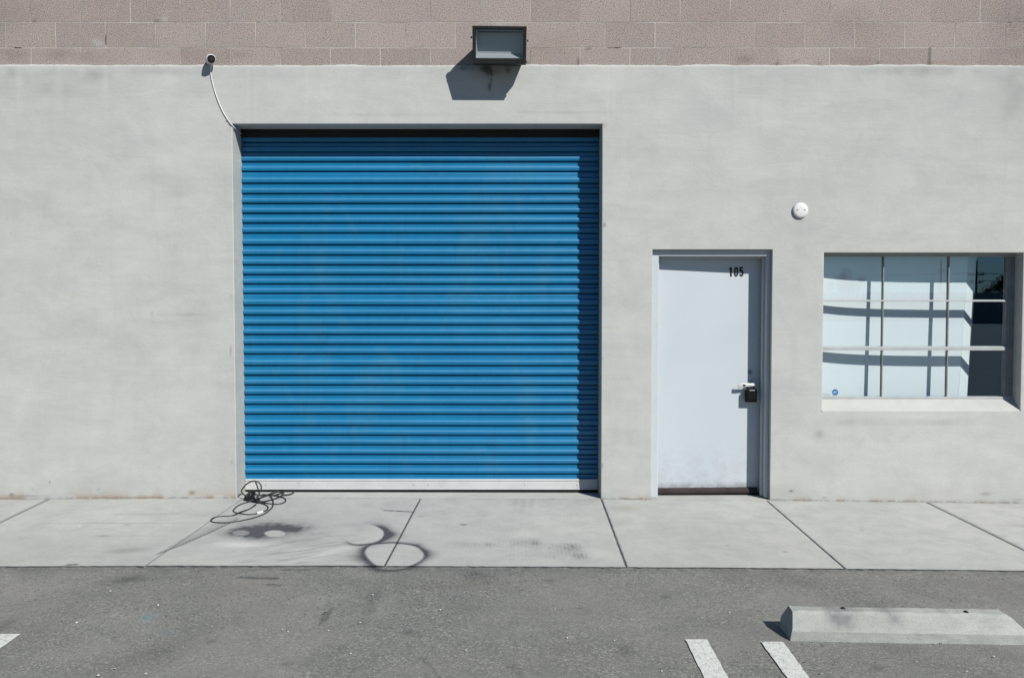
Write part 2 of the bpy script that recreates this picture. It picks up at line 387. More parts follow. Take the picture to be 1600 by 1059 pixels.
def smooth_loop(pts, n=6):
    m = len(pts); v = [Vector((*p, 0)) for p in pts]; out = []
    for i in range(m):
        p0, p1, p2, p3 = v[i-1], v[i], v[(i+1) % m], v[(i+2) % m]
        for k in range(n):
            t = k/n; q = .5*((2*p1)+(p2-p0)*t+(2*p0-5*p1+4*p2-p3)*t*t+(3*p1-p0-3*p2+p3)*t**3); out.append((q.x, q.y))
    return out
def vnoise(A, s, seed):                 # cheap smooth noise
    r = np.random.RandomState(seed); g = r.rand(64, 64); u = (A * s) % 63; i = u.astype(int); f = u - i; f = f*f*(3-2*f)
    a = g[i[:, 0], i[:, 1]]; b = g[i[:, 0]+1, i[:, 1]]; c = g[i[:, 0], i[:, 1]+1]; d = g[i[:, 0]+1, i[:, 1]+1]
    return (a*(1-f[:, 0])+b*f[:, 0])*(1-f[:, 1]) + (c*(1-f[:, 0])+d*f[:, 0])*f[:, 1]
def blob(A, px, py, rx, ry, amp, pw=2., rot=0.):            # soft spot, radii in metres
    c = np.array(G(px, py)[:2]); D = A - c; rx *= 1.15; ry *= 2.1
    ca, sa = math.cos(rot), math.sin(rot); u = (D[:, 0]*ca + D[:, 1]*sa)/rx; v = (-D[:, 0]*sa + D[:, 1]*ca)/ry
    return amp * np.exp(-(u*u + v*v)**(pw/2))
def line(A, pts, wd, amp, soft=.004):
    d = poly_d(gq(pts), A); return amp * np.clip((wd*1.45 + soft - d) / soft, 0, 1)
def z6(pts): return [(300 + x/4, 720 + y/4) for x, y in pts]
RING = smooth_loop(gq(z6([(1075,572),(1110,532),(1195,517),(1300,516),(1395,531),(1446,566),(1452,604),(1408,640),(1340,664),(1240,676),(1160,664),(1105,625)])))
ARC = smooth_loop(gq(z6([(1000,520),(940,470),(980,410),(1105,396),(1185,425),(1206,455),(1188,490),(1120,518)])))
H1 = smooth_loop(gq(z6(ell(520, 455, 66, 21, 10)))); H2 = smooth_loop(gq(z6(ell(308, 450, 52, 16, 10))))
def ground_stain(A):
    n = len(A); S = np.zeros((n, 4)); S[:, 3] = 1
    nz = vnoise(A, 18, 1); nf = vnoise(A, 60, 2); D = S[:, 0]
    near = (A[:, 0] > -3.6) & (A[:, 0] < 1.2)
    I = np.where(near)[0]; B = A[I]
    if len(I):
        d = poly_d(RING, B, True); ins = inside(RING, B)
        cx, cy = np.mean([p[0] for p in RING]), np.mean([p[1] for p in RING]); th = np.arctan2(B[:, 1]-cy, B[:, 0]-cx)
        wd = .030 + .024*np.exp(-((th-math.pi*-.99)/.7)**2) + .018*np.exp(-((np.abs(th)-math.pi)/.6)**2)*1 + .020*np.exp(-((th-.05)/.35)**2) + .014*np.exp(-((th-1.1)/.25)**2)
        r = np.where(ins, np.exp(-(d/.008)**2)*1.3, 1.35*np.exp(-(d/wd)**1.3) + .22*np.exp(-d/.05)*nz[I])
        low = .62 + .38*(np.abs(np.sin(th*1.0 + .35)))
        S[I, 0] = np.maximum(S[I, 0], r * np.clip(low+.1, 0, 1) * (.85 + .35*nz[I]))
        d = poly_d(ARC, B, True); ins = inside(ARC, B)
        cx, cy = np.array(G(*z6([(1105, 458)])[0])[:2]); th = np.arctan2(B[:, 1]-cy, B[:, 0]-cx)
        wt = np.exp(-(np.abs(th+.25)/1.75)**6); wd = .026 + .040*np.exp(-((th+.1)/.6)**2) + .02*np.exp(-((th-1.25)/.5)**2)
        r = np.where(ins, np.exp(-(d/.008)**2)*1.3, 1.7*np.exp(-(d/wd)**1.3) + .25*np.exp(-d/.07)*nz[I]) * wt
        S[I, 0] = np.maximum(S[I, 0], np.clip(r*1.15, 0, 1))
        c = blob(B, *z6([(325, 446)])[0], .125, .062, .62, 2.6) + blob(B, *z6([(430, 440)])[0], .16, .055, .75, 2.4) + blob(B, *z6([(520, 425)])[0], .16, .075, .80, 2.2, .1) + blob(B, *z6([(640, 425)])[0], .13, .035, .55, 2, .15) \
            + blob(B, *z6([(420, 400)])[0], .22, .10, .30, 2) + blob(B, *z6([(440, 478)])[0], .10, .04, .5) + blob(B, *z6([(640, 490)])[0], .16, .05, .16) + blob(B, *z6([(770, 455)])[0], .10, .02, .16, 2, -.25)
        n5 = vnoise(B*np.array([1, .6]), 34, 9); c = np.clip((c*1.05) * (.35 + .55*nz[I] + .65*n5) , 0, .95)
        e1 = inside(H1, B); e2 = inside(H2, B); c = np.where(e1, .02, c); c = np.where(e2, c*(.35 + .4*nf[I]), c)
        S[I, 0] = np.maximum(S[I, 0], c)
        # dark wedge along the slanting joint, darkest at its lower edge
        W = gq([(243, 867), (300, 833), (345, 812), (388, 797), (372, 812), (330, 832), (282, 853)])
        low_e = gq([(243, 867), (282, 853), (330, 832), (372, 812)]); dd = poly_d(low_e, B)
        S[I, 0] = np.maximum(S[I, 0], np.where(inside(W, B), .18 + .5*np.exp(-dd/.03), 0) + .35*np.exp(-(dd/.008)**2))
        S[I, 2] += blob(B, *z6([(300, 525)])[0], .16, .03, .8) + blob(B, *z6([(900, 560)])[0], .3, .02, .5, 2, .9)
        st = vnoise(np.stack([B[:, 0]*.25 + B[:, 1]*.6, (B[:, 1] - B[:, 0]*.55)*5], 1), 14, 5)
        S[I, 0] += blob(B, *z6([(620, 560)])[0], .22, .18, .26, 2, .5) * np.clip(st*2-.9, 0, 1) + blob(B, *z6([(850, 520)])[0], .24, .12, .28, 2, .5) * np.clip(st*2-.9, 0, 1)
        S[I, 0] += blob(B, *z6([(450, 640)])[0], .5, .07, .25) * np.clip(st*2-.9, 0, 1)
        for pts, wd, amp in (([(601.5, 797.6), (643.5, 800)], .009, .9), ([(654, 807), (659, 807.6)], .006, .5), ([(595, 795.5), (598, 795)], .006, .5),
                             ([(722, 819.3), (726, 819.6)], .010, .75), ([(549, 851), (553, 850.5)], .007, .7), ([(549, 851), (566, 850)], .004, .6),
                             ([(374, 899.5), (398, 901), (432, 901.5)], .012, .85), ([(419, 911), (438, 912)], .009, .75),
                             ([(443, 888.5), (478, 888)], .008, .7), ([(518, 949), (508, 962)], .006, .6), ([(511, 956), (505, 967)], .013, .7), ([(505, 966), (498, 975)], .004, .6),
                             ([(108, 882.5), (118, 882)], .012, .7)):
            S[I, 0] = np.maximum(S[I, 0], line(B, pts, wd, amp, .005) * (.6 + .5*nf[I]))
        S[I, 0] += line(B, [(660, 1026), (672, 1036), (688, 1058)], .003, .4, .006) + line(B, [(636, 1029), (660, 1029), (672, 1036)], .002, .22, .01) + line(B, [(540, 1059), (556, 1042), (572, 1033)], .003, .25, .008)
        S[I, 0] += blob(B, 206, 902, .085, .035, .55) + blob(B, 188, 906, .05, .02, .2) + blob(B, 205, 859, .11, .03, .28) + blob(B, 180, 862, .08, .02, .15)
        S[I, 0] += blob(B, 580, 920, .06, .04, .25) + blob(B, 580, 940, .03, .13, .22) + blob(B, 576, 955, .025, .12, .15)
        S[I, 0] += blob(B, 745, 896, .07, .03, .45) + blob(B, 752, 897, .16, .05, .18) + blob(B, 235, 1018, .20, .05, .3, 2, .9)
        S[I, 0] += blob(B, 560, 820, .2, .12, .08)
        S[I, 2] = np.where(B[:, 1] < -1.78, 0, S[I, 2])
        # rubber scuffs
        for px, py, rx, ry, amp in ((736, 850, .10, .03, .22), (764, 851, .035, .025, .4), (815, 848, .10, .04, .34), (836, 849, .03, .04, .5), (866, 854, .08, .04, .28), (894, 855, .06, .045, .60),
                                    (906, 868, .05, .04, .6), (880, 868, .10, .05, .22), (812, 866, .14, .06, .12), (745, 820, .05, .03, .15), (795, 826, .13, .03, .18)):
            S[I, 0] += blob(B, px, py, rx, ry, amp) * (.35 + .9*nf[I]) * (.6 + .6*np.sin(B[:, 0]*120)**2)
        tr = np.abs(np.sin((B[:, 0]-.06*B[:, 1])*46))
        S[I, 0] += blob(B, 820, 782, .10, .16, .12, 3) * (tr > .6)
    c = blob(A, 205, 817, .45, .004, .35) + blob(A, 190, 837, .3, .003, .3, 2, -.03) + blob(A, 162, 837, .03, .006, .4) + blob(A, 199, 819, .02, .012, .4) + blob(A, 60, 870, .9, .2, .08) + blob(A, 225, 803, .25, .012, .2) \
        + blob(A, 978, 1013, .035, .03, .6) + blob(A, 5, 975, .04, .05, .5) + blob(A, 1280, 905, .5, .05, .15) + blob(A, 1440, 1030, .5, .2, .12) + blob(A, 1136, 852, .01, .006, .7) + blob(A, 1227, 862, .012, .008, .7) + blob(A, 1346, 828, .012, .006, .7)
    S[:, 0] += c * (.6 + .6*nz)
    for k_, (px, py, s_) in enumerate(((640, 985, .03), (655, 992, .012), (905, 948, .02), (918, 951, .01), (330, 1000, .022), (1040, 930, .018), (1085, 955, .012), (450, 1035, .02), (800, 1040, .03), (812, 1048, .014), (1370, 1040, .02), (120, 925, .015), (860, 905, .03))):
        S[:, 0] += blob(A, px, py, s_, s_*.6, .5)*(.5+nf)
    S[:, 0] += (A[:, 1] < -1.78)*np.exp(-((A[:, 1]+1.80)/.05)**2)*.22*(nz > .4)
    S[:, 1] += blob(A, 975, 794, .10, .035, .40, 3) * (.6+.6*nz) + blob(A, 735, 912, .3, .05, .25) + blob(A, 1585, 822, .15, .02, .35) * nf*1.5 + blob(A, 1150, 850, .5, .4, .10) + blob(A, 1560, 910, .5, .1, .3) * nz
    cy = blob(A, 232, 962, .022, .018, .9) * (A[:, 1] < -1.78) + blob(A, 262, 985, .05, .02, .15) * (A[:, 1] < -1.78)
    S[:, 2] += cy
    # grime where the walk meets the wall and the asphalt
    ed = np.exp(-((A[:, 1]+.004)/.010)**2) * (A[:, 1] < .05); S[:, 0] += ed * .55 * (nf > .35) * (.4 + nz)
    S[:, 1] += np.exp(-(np.abs(A[:, 1])/.035)) * .35 * (nz > .45) * (A[:, 1] < .02)
    eg = np.exp(-((A[:, 1]+1.766)/.014)**2); S[:, 0] += eg * .12 * (nf > .4) * (.3 + nz)
    return np.clip(S, 0, 1)
def set_stain_glint(me, S):
    a = me.color_attributes.new('stain_glint', 'FLOAT_COLOR', 'POINT'); a.data.foreach_set('color', S.astype(np.float32).ravel())
def grid_mesh(name, xs, ys, zf, stain_glint, mat, smooth=True):
    xs = np.asarray(xs); ys = np.asarray(ys); nx, ny = len(xs), len(ys)
    gx, gy = np.meshgrid(xs, ys); V = np.stack([gx.ravel(), gy.ravel(), zf(gx.ravel(), gy.ravel())], 1)
    i = np.arange(nx-1)[None, :] + nx*np.arange(ny-1)[:, None]; i = i.ravel()
    Fc = np.stack([i, i+1, i+1+nx, i+nx], 1)
    return V, Fc
def np_obj(name, V, Fc, mat, S=None, parent=None, smooth=True):
    me = bpy.data.meshes.new(name)
    base = np.array(root_loc(parent))
    me.vertices.add(len(V)); me.vertices.foreach_set('co', (V-base).astype(np.float32).ravel())
    me.loops.add(Fc.size); me.loops.foreach_set('vertex_index', Fc.astype(np.int32).ravel())
    me.polygons.add(len(Fc)); me.polygons.foreach_set('loop_start', np.arange(0, Fc.size, 4, dtype=np.int32))
    me.polygons.foreach_set('use_smooth', np.full(len(Fc), smooth))
    me.update(calc_edges=True); me.validate()
    if S is not None: set_stain_glint(me, S)
    me.materials.append(mat); o = bpy.data.objects.new(name, me); C.objects.link(o)
    if parent: o.parent = parent
    return o

# ------------------------------------------------------------------ ground
EDGE = -1.766
def spaced(a, b, st): n = max(1, int(round((b-a)/st))); return list(np.linspace(a, b, n+1))
xs = [-400, -120, -40, -14, -8] + spaced(-5.4, 5.6, .0115) + [8, 14, 40, 120, 400]
ys = [-420, -200, -90, -40, -19, -12, -7] + spaced(-4.0, EDGE - .12, .0115) + spaced(EDGE-.115, EDGE + .01, .006) + [-1.2, -.6, 0.3, 8.5, 30, 300]
V, Fc = grid_mesh('', xs, ys, lambda x, y: gz(x, y) - .006 - .05*(y > EDGE + .02), None, None)
tmp = (V[:, 1] > -4.2) & (V[:, 1] < EDGE+.012) & (np.abs(V[:, 0]) < 6)
V[:, 2] += np.where(tmp, (vnoise(V[:, :2], 2.1, 11)-.5)*.004 + np.where(V[:, 1] > EDGE-.02, (vnoise(V[:, :2], 30, 12)-.5)*.005, 0), 0)
S = np.zeros((len(V), 4)); S[:, 3] = 1; S[tmp] = ground_stain(V[tmp, :2]); S[:, 2] *= 1
tag(np_obj('parking_lot_asphalt', V, Fc, M['asphalt'], S), kind='structure')

# sidewalk slabs with open joints
JX = [X(0, 823, 0)]
def joint(px0, py0, px1, py1):
    a = G(px0, py0); b = G(px1, py1); s = (b.x-a.x)/(b.y-a.y); return lambda y: a.x + s*(y-a.y)
J = [joint(70, 783, 0, 817), joint(373, 783, 228, 883), joint(655, 782, 600, 886), joint(940, 781, 980, 888), joint(1204, 787, 1326, 893), joint(1454, 788, 1600, 860)]
cuts = [lambda y: -14.] + [lambda y: -8.6] + [lambda y: -5.75] + J + [lambda y: 5.85, lambda y: 7.6, lambda y: 14.]
VV, FF, SS, off = [], [], [], 0
yy = [EDGE] + spaced(EDGE + .008, -.004, .0095)
for k in range(len(cuts)-1):
    a, b = cuts[k], cuts[k+1]
    fine = 3 <= k+1 and k <= 8
    JW = {3: .0007, 4: .0010, 5: .0016, 6: .0038, 7: .0036, 8: .0028}; ga = JW.get(k, .004); gb = JW.get(k+1, .004)
    wdt = b(-.9) - a(-.9); n = max(2, int(wdt / (.0095 if fine and k not in (2, 8) else .04)))
    u = np.linspace(0, 1, n+1); yk = np.array(yy)
    A_ = np.array([a(y) for y in yk]) + ga*(1 + .2*np.sin(yk*37+k)); B_ = np.array([b(y) for y in yk]) - gb*(1 + .2*np.sin(yk*31+k*2))
    gx = A_[:, None] + (B_-A_)[:, None]*u[None, :]; gy = np.repeat(yk[:, None], n+1, 1)
    gx_, gy_ = gx.ravel(), gy.ravel()
    edge_y = gy_.copy(); edge_y[gy_ == EDGE] += (vnoise(np.stack([gx_[gy_ == EDGE]+9, gx_[gy_ == EDGE]*0+3], 1), 26, 8)-.5)*.012
    z = gz(gx_, gy_) + .001 + (vnoise(np.stack([gx_, gy_], 1), 1.7, 21)-.5)*.003
    rr = np.minimum(gx_ - np.repeat(A_, n+1), np.repeat(B_, n+1) - gx_); z -= .003*np.exp(-(rr/.006)**2)
    z += (.0025 if k == 4 else 0)
    Vt = np.stack([gx_, edge_y, z], 1); i = (np.arange(n)[None, :] + (n+1)*np.arange(len(yk)-1)[:, None]).ravel()
    Ft = np.stack([i, i+1, i+n+2, i+n+1], 1)
    # skirts
    rows = len(yk); fr = np.arange(n+1); lf = np.arange(rows)*(n+1); rt = lf + n
    base = len(Vt); sk = []
    for idx in (fr, lf, rt):
        Vs = Vt[idx].copy(); Vs[:, 2] -= .05; b0 = base + sum(len(q) for q in sk); sk.append(Vs)
        t = np.arange(len(idx)-1); Ft = np.vstack([Ft, np.stack([idx[t], idx[t+1], b0+t+1, b0+t], 1)])
    Vt = np.vstack([Vt] + sk)
    VV.append(Vt); FF.append(Ft + off); SS.append(ground_stain(Vt[:, :2])); off += len(Vt)
tag(np_obj('sidewalk', np.vstack(VV), np.vstack(FF), M['concrete'], np.vstack(SS)), kind='structure')
bm = NB(); gx = list(np.linspace(-14, 14, 57))
for a, b in zip(gx, gx[1:]):
    q = [bm.verts.new((x, y, float(gz(x, y)) - .0045)) for x, y in ((a, EDGE+.02), (b, EDGE+.02), (b, .02), (a, .02))]; bm.faces.new(q)
tag(obj('joint_filler', bm, M['joint']), kind='structure')

# painted stall lines
def stall(name, quad):
    a, b, c, d = [G(*p, .0) for p in quad]   # a,b near ends; c,d toward the camera
    bm = NB(); n = 60
    for i in range(n+1):
        t = i/n*2.6; row = []
        for p, q in ((a, d), (b, c)):
            dd = (q-p).normalized(); r = p + dd*t
            r.x += (rng.rand()-.5)*.004; r.y += (rng.rand()-.5)*.006 if i == 0 else 0
            row.append(bm.verts.new((r.x, r.y, float(gz(r.x, r.y)) - .0006)))
        if i: bm.faces.new((last[0], last[1], row[1], row[0]))
        last = row
    o = obj(name, bm, M['line']); return tag(o, kind='structure')
stall('stall_line', [(1071, 998), (1105, 998), (1138.5, 1059), (1101, 1059)])
stall('stall_line', [(1188, 1001), (1224, 1002), (1266, 1059), (1231, 1059)])
stall('stall_line', [(-4, 989.5), (33, 989), (0, 1012), (-46, 1015)])

# ------------------------------------------------------------------ building
B = empty('warehouse_building', (0, 0, 0))
tag(B, 'pale grey plastered warehouse front with pinkish block upper wall and blue roller door', 'building')
gxl, gxr, gzt = X(366.2, 480), X(940, 480), Z(650, 194)
dxl, dxr, dzt = X(1018.5, 580), X(1205, 580), Z(1110, 390)
wxl, wxr, wzt, wzb = X(1286.5, 500), X(1597, 500), Z(1440, 395), Z(1440, 641)
PT = Z(800, 102.5)                       # top of the plaster coat
GD, DD, WD = .235, .046, .115             # depth of each recess
# plaster sheet with three openings, on a fine grid
CH = .007
def axis(lo, hi, marks, st):
    pts = sorted(set([lo, hi] + marks)); out = []
    for a, b in zip(pts, pts[1:]): out += spaced(a, b, st)[:-1]
    return np.array(out + [hi])
ax = axis(-5.2, 5.4, [gxl-CH, gxr+CH, dxl-CH*.6, dxr+CH*.6, wxl-CH, wxr+CH], .014)
az = axis(-.10, PT, [gzt+CH, dzt+CH*.6, wzt+CH, wzb-CH], .014)
ax = np.concatenate([[-9, -7], ax, [7, 9]])
nx, nz_ = len(ax), len(az)
gx, gzz = np.meshgrid(ax, az); gx = gx.ravel(); gzz = gzz.ravel()
V = np.stack([gx, np.zeros_like(gx), gzz], 1)
XZ = V[:, [0, 2]] + 20
relief = (vnoise(XZ, 1.3, 31)-.5)*.006 + (vnoise(XZ*np.array([1, 2.]), 4.5, 32)-.5)*.0016
def edge_dist(x0, x1, z0, z1):
    dx = np.maximum(np.maximum(x0-gx, gx-x1), 0); dz = np.maximum(np.maximum(z0-gzz, gzz-z1), 0); return np.hypot(dx, dz)
ed = np.minimum(np.minimum(edge_dist(gxl, gxr, -1, gzt), edge_dist(dxl, dxr, -1, dzt)), edge_dist(wxl, wxr, wzb, wzt))
V[:, 1] = relief*np.clip((ed-CH)/.15, 0, 1)
V[:, 2] += np.where(gzz > PT-1e-4, (vnoise(np.stack([gx+20, gx*0+3], 1), 6, 33)-.5)*.012 + (vnoise(np.stack([gx+20, gx*0+3], 1), 40, 34)-.5)*.005, 0)
i = (np.arange(nx-1)[None, :] + nx*np.arange(nz_-1)[:, None]).ravel()
cx = (gx[i]+gx[i+1])/2; cz = (gzz[i]+gzz[i+nx])/2
def inn(x0, x1, z0, z1, c): return (cx > x0-c) & (cx < x1+c) & (cz > z0-c) & (cz < z1+c)
keep = ~(inn(gxl, gxr, -1, gzt, CH-1e-4) | inn(dxl, dxr, -1, dzt, CH*.6-1e-4) | inn(wxl, wxr, wzb, wzt, CH-1e-4))
i = i[keep]; Fc = np.stack([i, i+1, i+1+nx, i+nx], 1)
# stains on the plaster and painted top-edge light, measured on the wall plane
def wblob(A, px, py, rx, ry, amp, pw=2.):
    p = P(px, py, 0); return amp*np.exp(-(((A[:, 0]-p.x)/rx)**2 + ((A[:, 1]-p.z)/ry)**2)**(pw/2))
A = V[:, [0, 2]]; S = np.zeros((len(V), 4)); S[:, 3] = 1
n1 = vnoise(A+20, 14, 41); n2 = vnoise(A+20, 55, 42)
S[:, 1] += wblob(A, 285, 491, .26, .006, .5, 4)*(.3+n1) + wblob(A, 280, 505, .22, .06, .16)*n1 + wblob(A, 238, 505, .006, .05, .2)
S[:, 0] += wblob(A, 275, 490.5, .20, .003, .35, 4)*n2 + wblob(A, 237, 490, .01, .006, .4)
for px, rx, am, py in ((388, .012, .7, 150), (399, .01, .5, 160), (480, .012, .35, 140), (165, .02, .45, 130), (30, .02, .35, 140), (950, .010, .6, 150), (958, .006, .4, 160), (1150, .015, .25, 130), (1280, .02, .2, 140), (92, .03, .3, 135)):
    S[:, 2] += wblob(A, px, py, rx, .28, am, 3)*(.5+.6*n1)
for px, py, rx, ry, am in ((150, 118, .1, .05, .22), (75, 140, .3, .15, .12), (245, 112, .22, .03, .15), (20, 115, .15, .06, .15), (740, 108, .25, .02, .10), (1430, 110, .4, .04, .16), (1590, 150, .15, .3, .18), (1280, 679, .035, .035, .30), (1330, 660, .25, .03, .14), (1470, 660, .3, .03, .14), (1240, 560, .03, .2, .08),
                           (1236, 767, .014, .008, .8), (1288, 777, .008, .005, .7), (248, 730, .012, .008, .3), (77, 754, .006, .006, .7), (50, 764, .006, .006, .6), (154, 764, .006, .006, .6), (360, 548, .005, .035, .5), (361, 463, .007, .01, .4), (1250, 345, .05, .012, .25), (362, 722, .006, .012, .6), (361, 200, .02, .06, .10),
                           (944, 352, .010, .016, .8), (939.5, 728, .008, .018, .9), (938, 622, .006, .01, .7), (941, 560, .005, .006, .6), (1204, 640, .006, .01, .6), (1203, 690, .006, .01, .6), (940, 780, .02, .01, .4), (600, 180, .6, .008, .16), (880, 176, .4, .010, .14), (1540, 771, .05, .012, .3), (1590, 781, .05, .012, .3)):
    S[:, 0] += wblob(A, px, py, rx, ry, am)*(.5+.8*n1)
# soot under the lamp
for px, py, rx, ry, am in ((763, 110, .018, .05, .75), (768, 122, .010, .07, .55), (764, 136, .008, .03, .9), (757, 107, .035, .02, .8), (742, 106, .08, .018, .45), (794, 108, .02, .025, .8), (725, 107, .03, .015, .6), (766, 112, .08, .03, .35)):
    S[:, 0] += wblob(A, px, py, rx, ry, am)*(.35+1.0*n2)
gl = gz(A[:, 0], 0*A[:, 0]); hh = A[:, 1]-gl
S[:, 0] += np.exp(-(hh/.012)**2)*.55*(n2 > .35)*(.3+n1) + .06*np.exp(-hh/.10)
S[:, 1] += np.exp(-np.abs(hh)/.03)*.55*(n1 > .42)*(A[:, 0] < -2.0) + .10*np.exp(-np.abs(hh)/.5)*n1 + np.exp(-np.abs(hh)/.02)*.35*(n1 > .5)
S[:, 1] += wblob(A, 300, 770, .03, .02, .7) + wblob(A, 18, 773, .02, .012, .5) + wblob(A, 944, 196, .02, .02, .5)
S[:, 0] += wblob(A, 300, 769, .02, .012, .6) + wblob(A, 18, 773, .016, .010, .8) + wblob(A, 40, 775, .1, .004, .6)
tp = PT - A[:, 1]; S[:, 2] += np.exp(-(tp/.008)**2)*.55*(.4+n1); S[:, 0] += .06*np.exp(-((tp-.07)/.06)**2)*n1  # light caught by the top edge, painted as a pale line
# keep only used verts
o = np_obj('wall', V, Fc, M['plaster'], np.clip(S*np.array([1.35, 1.4, 1.3, 1]), 0, 1), B)
me = o.data; bm = bmesh.new(); bm.from_mesh(me); bmesh.ops.delete(bm, geom=[v for v in bm.verts if not v.link_faces], context='VERTS'); old_v = set(bm.verts)
# chamfers and reveals of the openings join the same wall
def reveal(x0, x1, z0, z1, ch, dep, sill=False, sill_drop=0, ztop_back=0):
    st = .05
    def strip(pa, pb, nn):               # pa, pb: functions of t
        prev = None
        for k in range(nn+1):
            t = k/nn; row = [bm.verts.new(f(t)) for f in (pa, pb)]
            if prev: bm.faces.new((prev[0], prev[1], row[1], row[0]))
            prev = row
    n = max(2, int((z1-z0)/st)); m_ = max(2, int((x1-x0)/st))
    for sx, xe in ((-1, x0), (1, x1)):
        wob = lambda t, s: .0012*math.sin(t*23+s*3)
        for (ya, xa), (yb, xb) in zip([(0, ch), (ch*.3, ch*.3), (ch, 0)], [(ch*.3, ch*.3), (ch, 0), (dep, 0)]):
            strip(lambda t: (xe + sx*xa, ya, (z0-ch*0)+(z1-z0+xa)*t), lambda t: (xe + sx*xb, yb, z0 + (z1-z0+xb)*t), n)
    for (ya, za), (yb, zb) in zip([(0, ch), (ch*.3, ch*.3), (ch, 0)], [(ch*.3, ch*.3), (ch, 0), (dep, 0)]):
        strip(lambda t: (x0-za+(x1-x0+2*za)*t, ya, z1+za), lambda t: (x0-zb+(x1-x0+2*zb)*t, yb, z1+zb), m_)
    if sill:
        for (ya, za), (yb, zb) in zip([(0, -ch), (ch*.5, -ch*.2), (ch*1.2, ch*.4)], [(ch*.5, -ch*.2), (ch*1.2, ch*.4), (WD+.012, sill_drop)]):
            strip(lambda t: (x0+(x1-x0)*t, ya, z0+za), lambda t: (x0+(x1-x0)*t, yb, z0+zb), m_)
reveal(gxl, gxr, -.08, gzt, CH, GD+.10)
reveal(dxl, dxr, -.08, dzt, CH*.6, .26)
WSB = Z(1440, 621.5, WD)                 # top of the sill at the window
reveal(wxl, wxr, wzb, wzt, CH, WD+.06, True, WSB-wzb+.001)
# sides of the sill slope fill: reveals run below it already; top ledge of the plaster coat
tops = [v for v in bm.verts if abs(v.co.y) < .01 and v.co.z > PT-.02 and any(len(e.link_faces) == 1 for e in v.link_edges)]
tops = sorted([v for v in bm.verts if abs(v.co.z-PT) < .0095 and abs(v.co.y) < .006 and v.is_boundary], key=lambda v: v.co.x)
prev = None
for v in tops:
    u = bm.verts.new(v.co + Vector((0, .004, .003))); w2 = bm.verts.new(v.co + Vector((0, .03, .004)))
    if prev: bm.faces.new((prev[0], v, u, prev[1])); bm.faces.new((prev[1], u, w2, prev[2]))
    prev = (v, u, w2)
for f in bm.faces: f.smooth = True
lay = bm.verts.layers.float_color['stain_glint']
for v in [v for v in bm.verts if v not in old_v]:
    g0 = (vnoise(np.array([[v.co.x*9+200, v.co.z*9+50]])/9., 7, 77)[0]-.5)
    low = math.exp(-max(0, v.co.z)/.05)
    v[lay] = (max(0, .10*g0) + .20*low, .12*low, .0, 1)
bm.to_mesh(me); bm.free()
o['label'] = 'smooth pale grey plaster coat with trowel marks'

# block wall above, set a little back
BX0, BZ0 = X(47.5, 20, .013) + .2032, Z(500, 35.6, .013)
ax = np.concatenate([[-9, -6.5], np.arange(-4.7, 4.75, .02), [6.5, 9]]); az = np.concatenate([np.arange(PT-.06, 4.5, .02), [5, 5.6]])
off_ = np.array([BX0, .013, BZ0])
gx, gzz = np.meshgrid(ax, az); gx = gx.ravel(); gzz = gzz.ravel(); V = np.stack([gx, gx*0+.013, gzz], 1)
nx = len(ax); i = (np.arange(nx-1)[None, :] + nx*np.arange(len(az)-1)[:, None]).ravel(); Fc = np.stack([i, i+1, i+1+nx, i+nx], 1)
A = V[:, [0, 2]]; S = np.zeros((len(V), 4)); S[:, 3] = 1; n1 = vnoise(A+20, 12, 51); n2 = vnoise(A+20, 60, 52)
for px, py, rx, ry, am in ((153, 68, .035, .03, 1.), (146, 63, .03, .015, .6), (257, 28, .03, .03, .7), (262, 18, .12, .01, .35), (1030, 88, .012, .035, .5), (1037, 92, .008, .03, .5), (780, 34, .05, .012, .8), (780, 38, .03, .02, .6), (1092, 90, .02, .03, .3)):
    S[:, 2] += wblob(A, px, py, rx, ry, am)*(.5+.8*n2)
for px, py, rx, ry, am in ((10, 20, .25, .15, .25), (90, 85, .12, .05, .30), (20, 85, .14, .05, .30), (1165, 92, .06, .03, .45), (1330, 30, .2, .12, .20), (1590, 40, .25, .25, .3), (137, 88, .1, .04, .2), (1216, 98, .012, .012, .9), (1373, 98, .014, .014, .9), (1454, 99, .014, .014, .9), (243, 33, .02, .014, .6), (53, 32, .02, .012, .5), (920, 75, .02, .012, .8), (825, 99, .012, .02, .8), (904, 96, .012, .03, .7),
                           (370, 85, .1, .03, .25), (763, 92, .1, .05, .35), (430, 31, .02, .008, .7), (1243, 96, .02, .01, .6), (1280, 99, .015, .006, .6)):
    S[:, 0] += wblob(A, px, py, rx, ry, am)*(.5+.8*n2)
S[:, 0] += ((np.abs(A[:, 0]-X(1454, 87)) < .006) & (A[:, 1] < Z(1454, 75)))*.8 + ((np.abs(A[:, 0]-X(87, 55)) < .005) & (A[:, 1] < Z(87, 37)) & (A[:, 1] > Z(87, 75)))*.6
for px, py, rx, ry, am in ((1345, 95, .15, .03, .6), (1480, 98, .25, .03, .4), (900, 100, .1, .02, .4), (870, 70, .2, .1, .3), (1110, 30, .25, .1, .3), (300, 85, .3, .04, .3)): S[:, 1] += wblob(A, px, py, rx, ry, am)*(.5+.8*n1)
V2 = V - off_
ob = np_obj('block_wall', V2, Fc, M['block'], np.clip(S, 0, 1), None); ob.parent = B; ob.location = off_
ob['label'] = 'pinkish split-face concrete block courses above the plaster'
# returns, back, roof of the building (out of the photo, so it stands closed)
bm = NB(); box(bm, (-9, .02, -.1), (-8.7, 9, 5.55)); box(bm, (8.7, .02, -.1), (9, 9, 5.55)); box(bm, (-8.7, 8.7, -.1), (8.7, 9, 5.55)); obj('side_wall', bm, M['farwall'], B)
bm = NB(); box(bm, (-9.03, -.03, 5.6), (9.03, 9.03, 5.72)); obj('roof', bm, M['roof'], B)
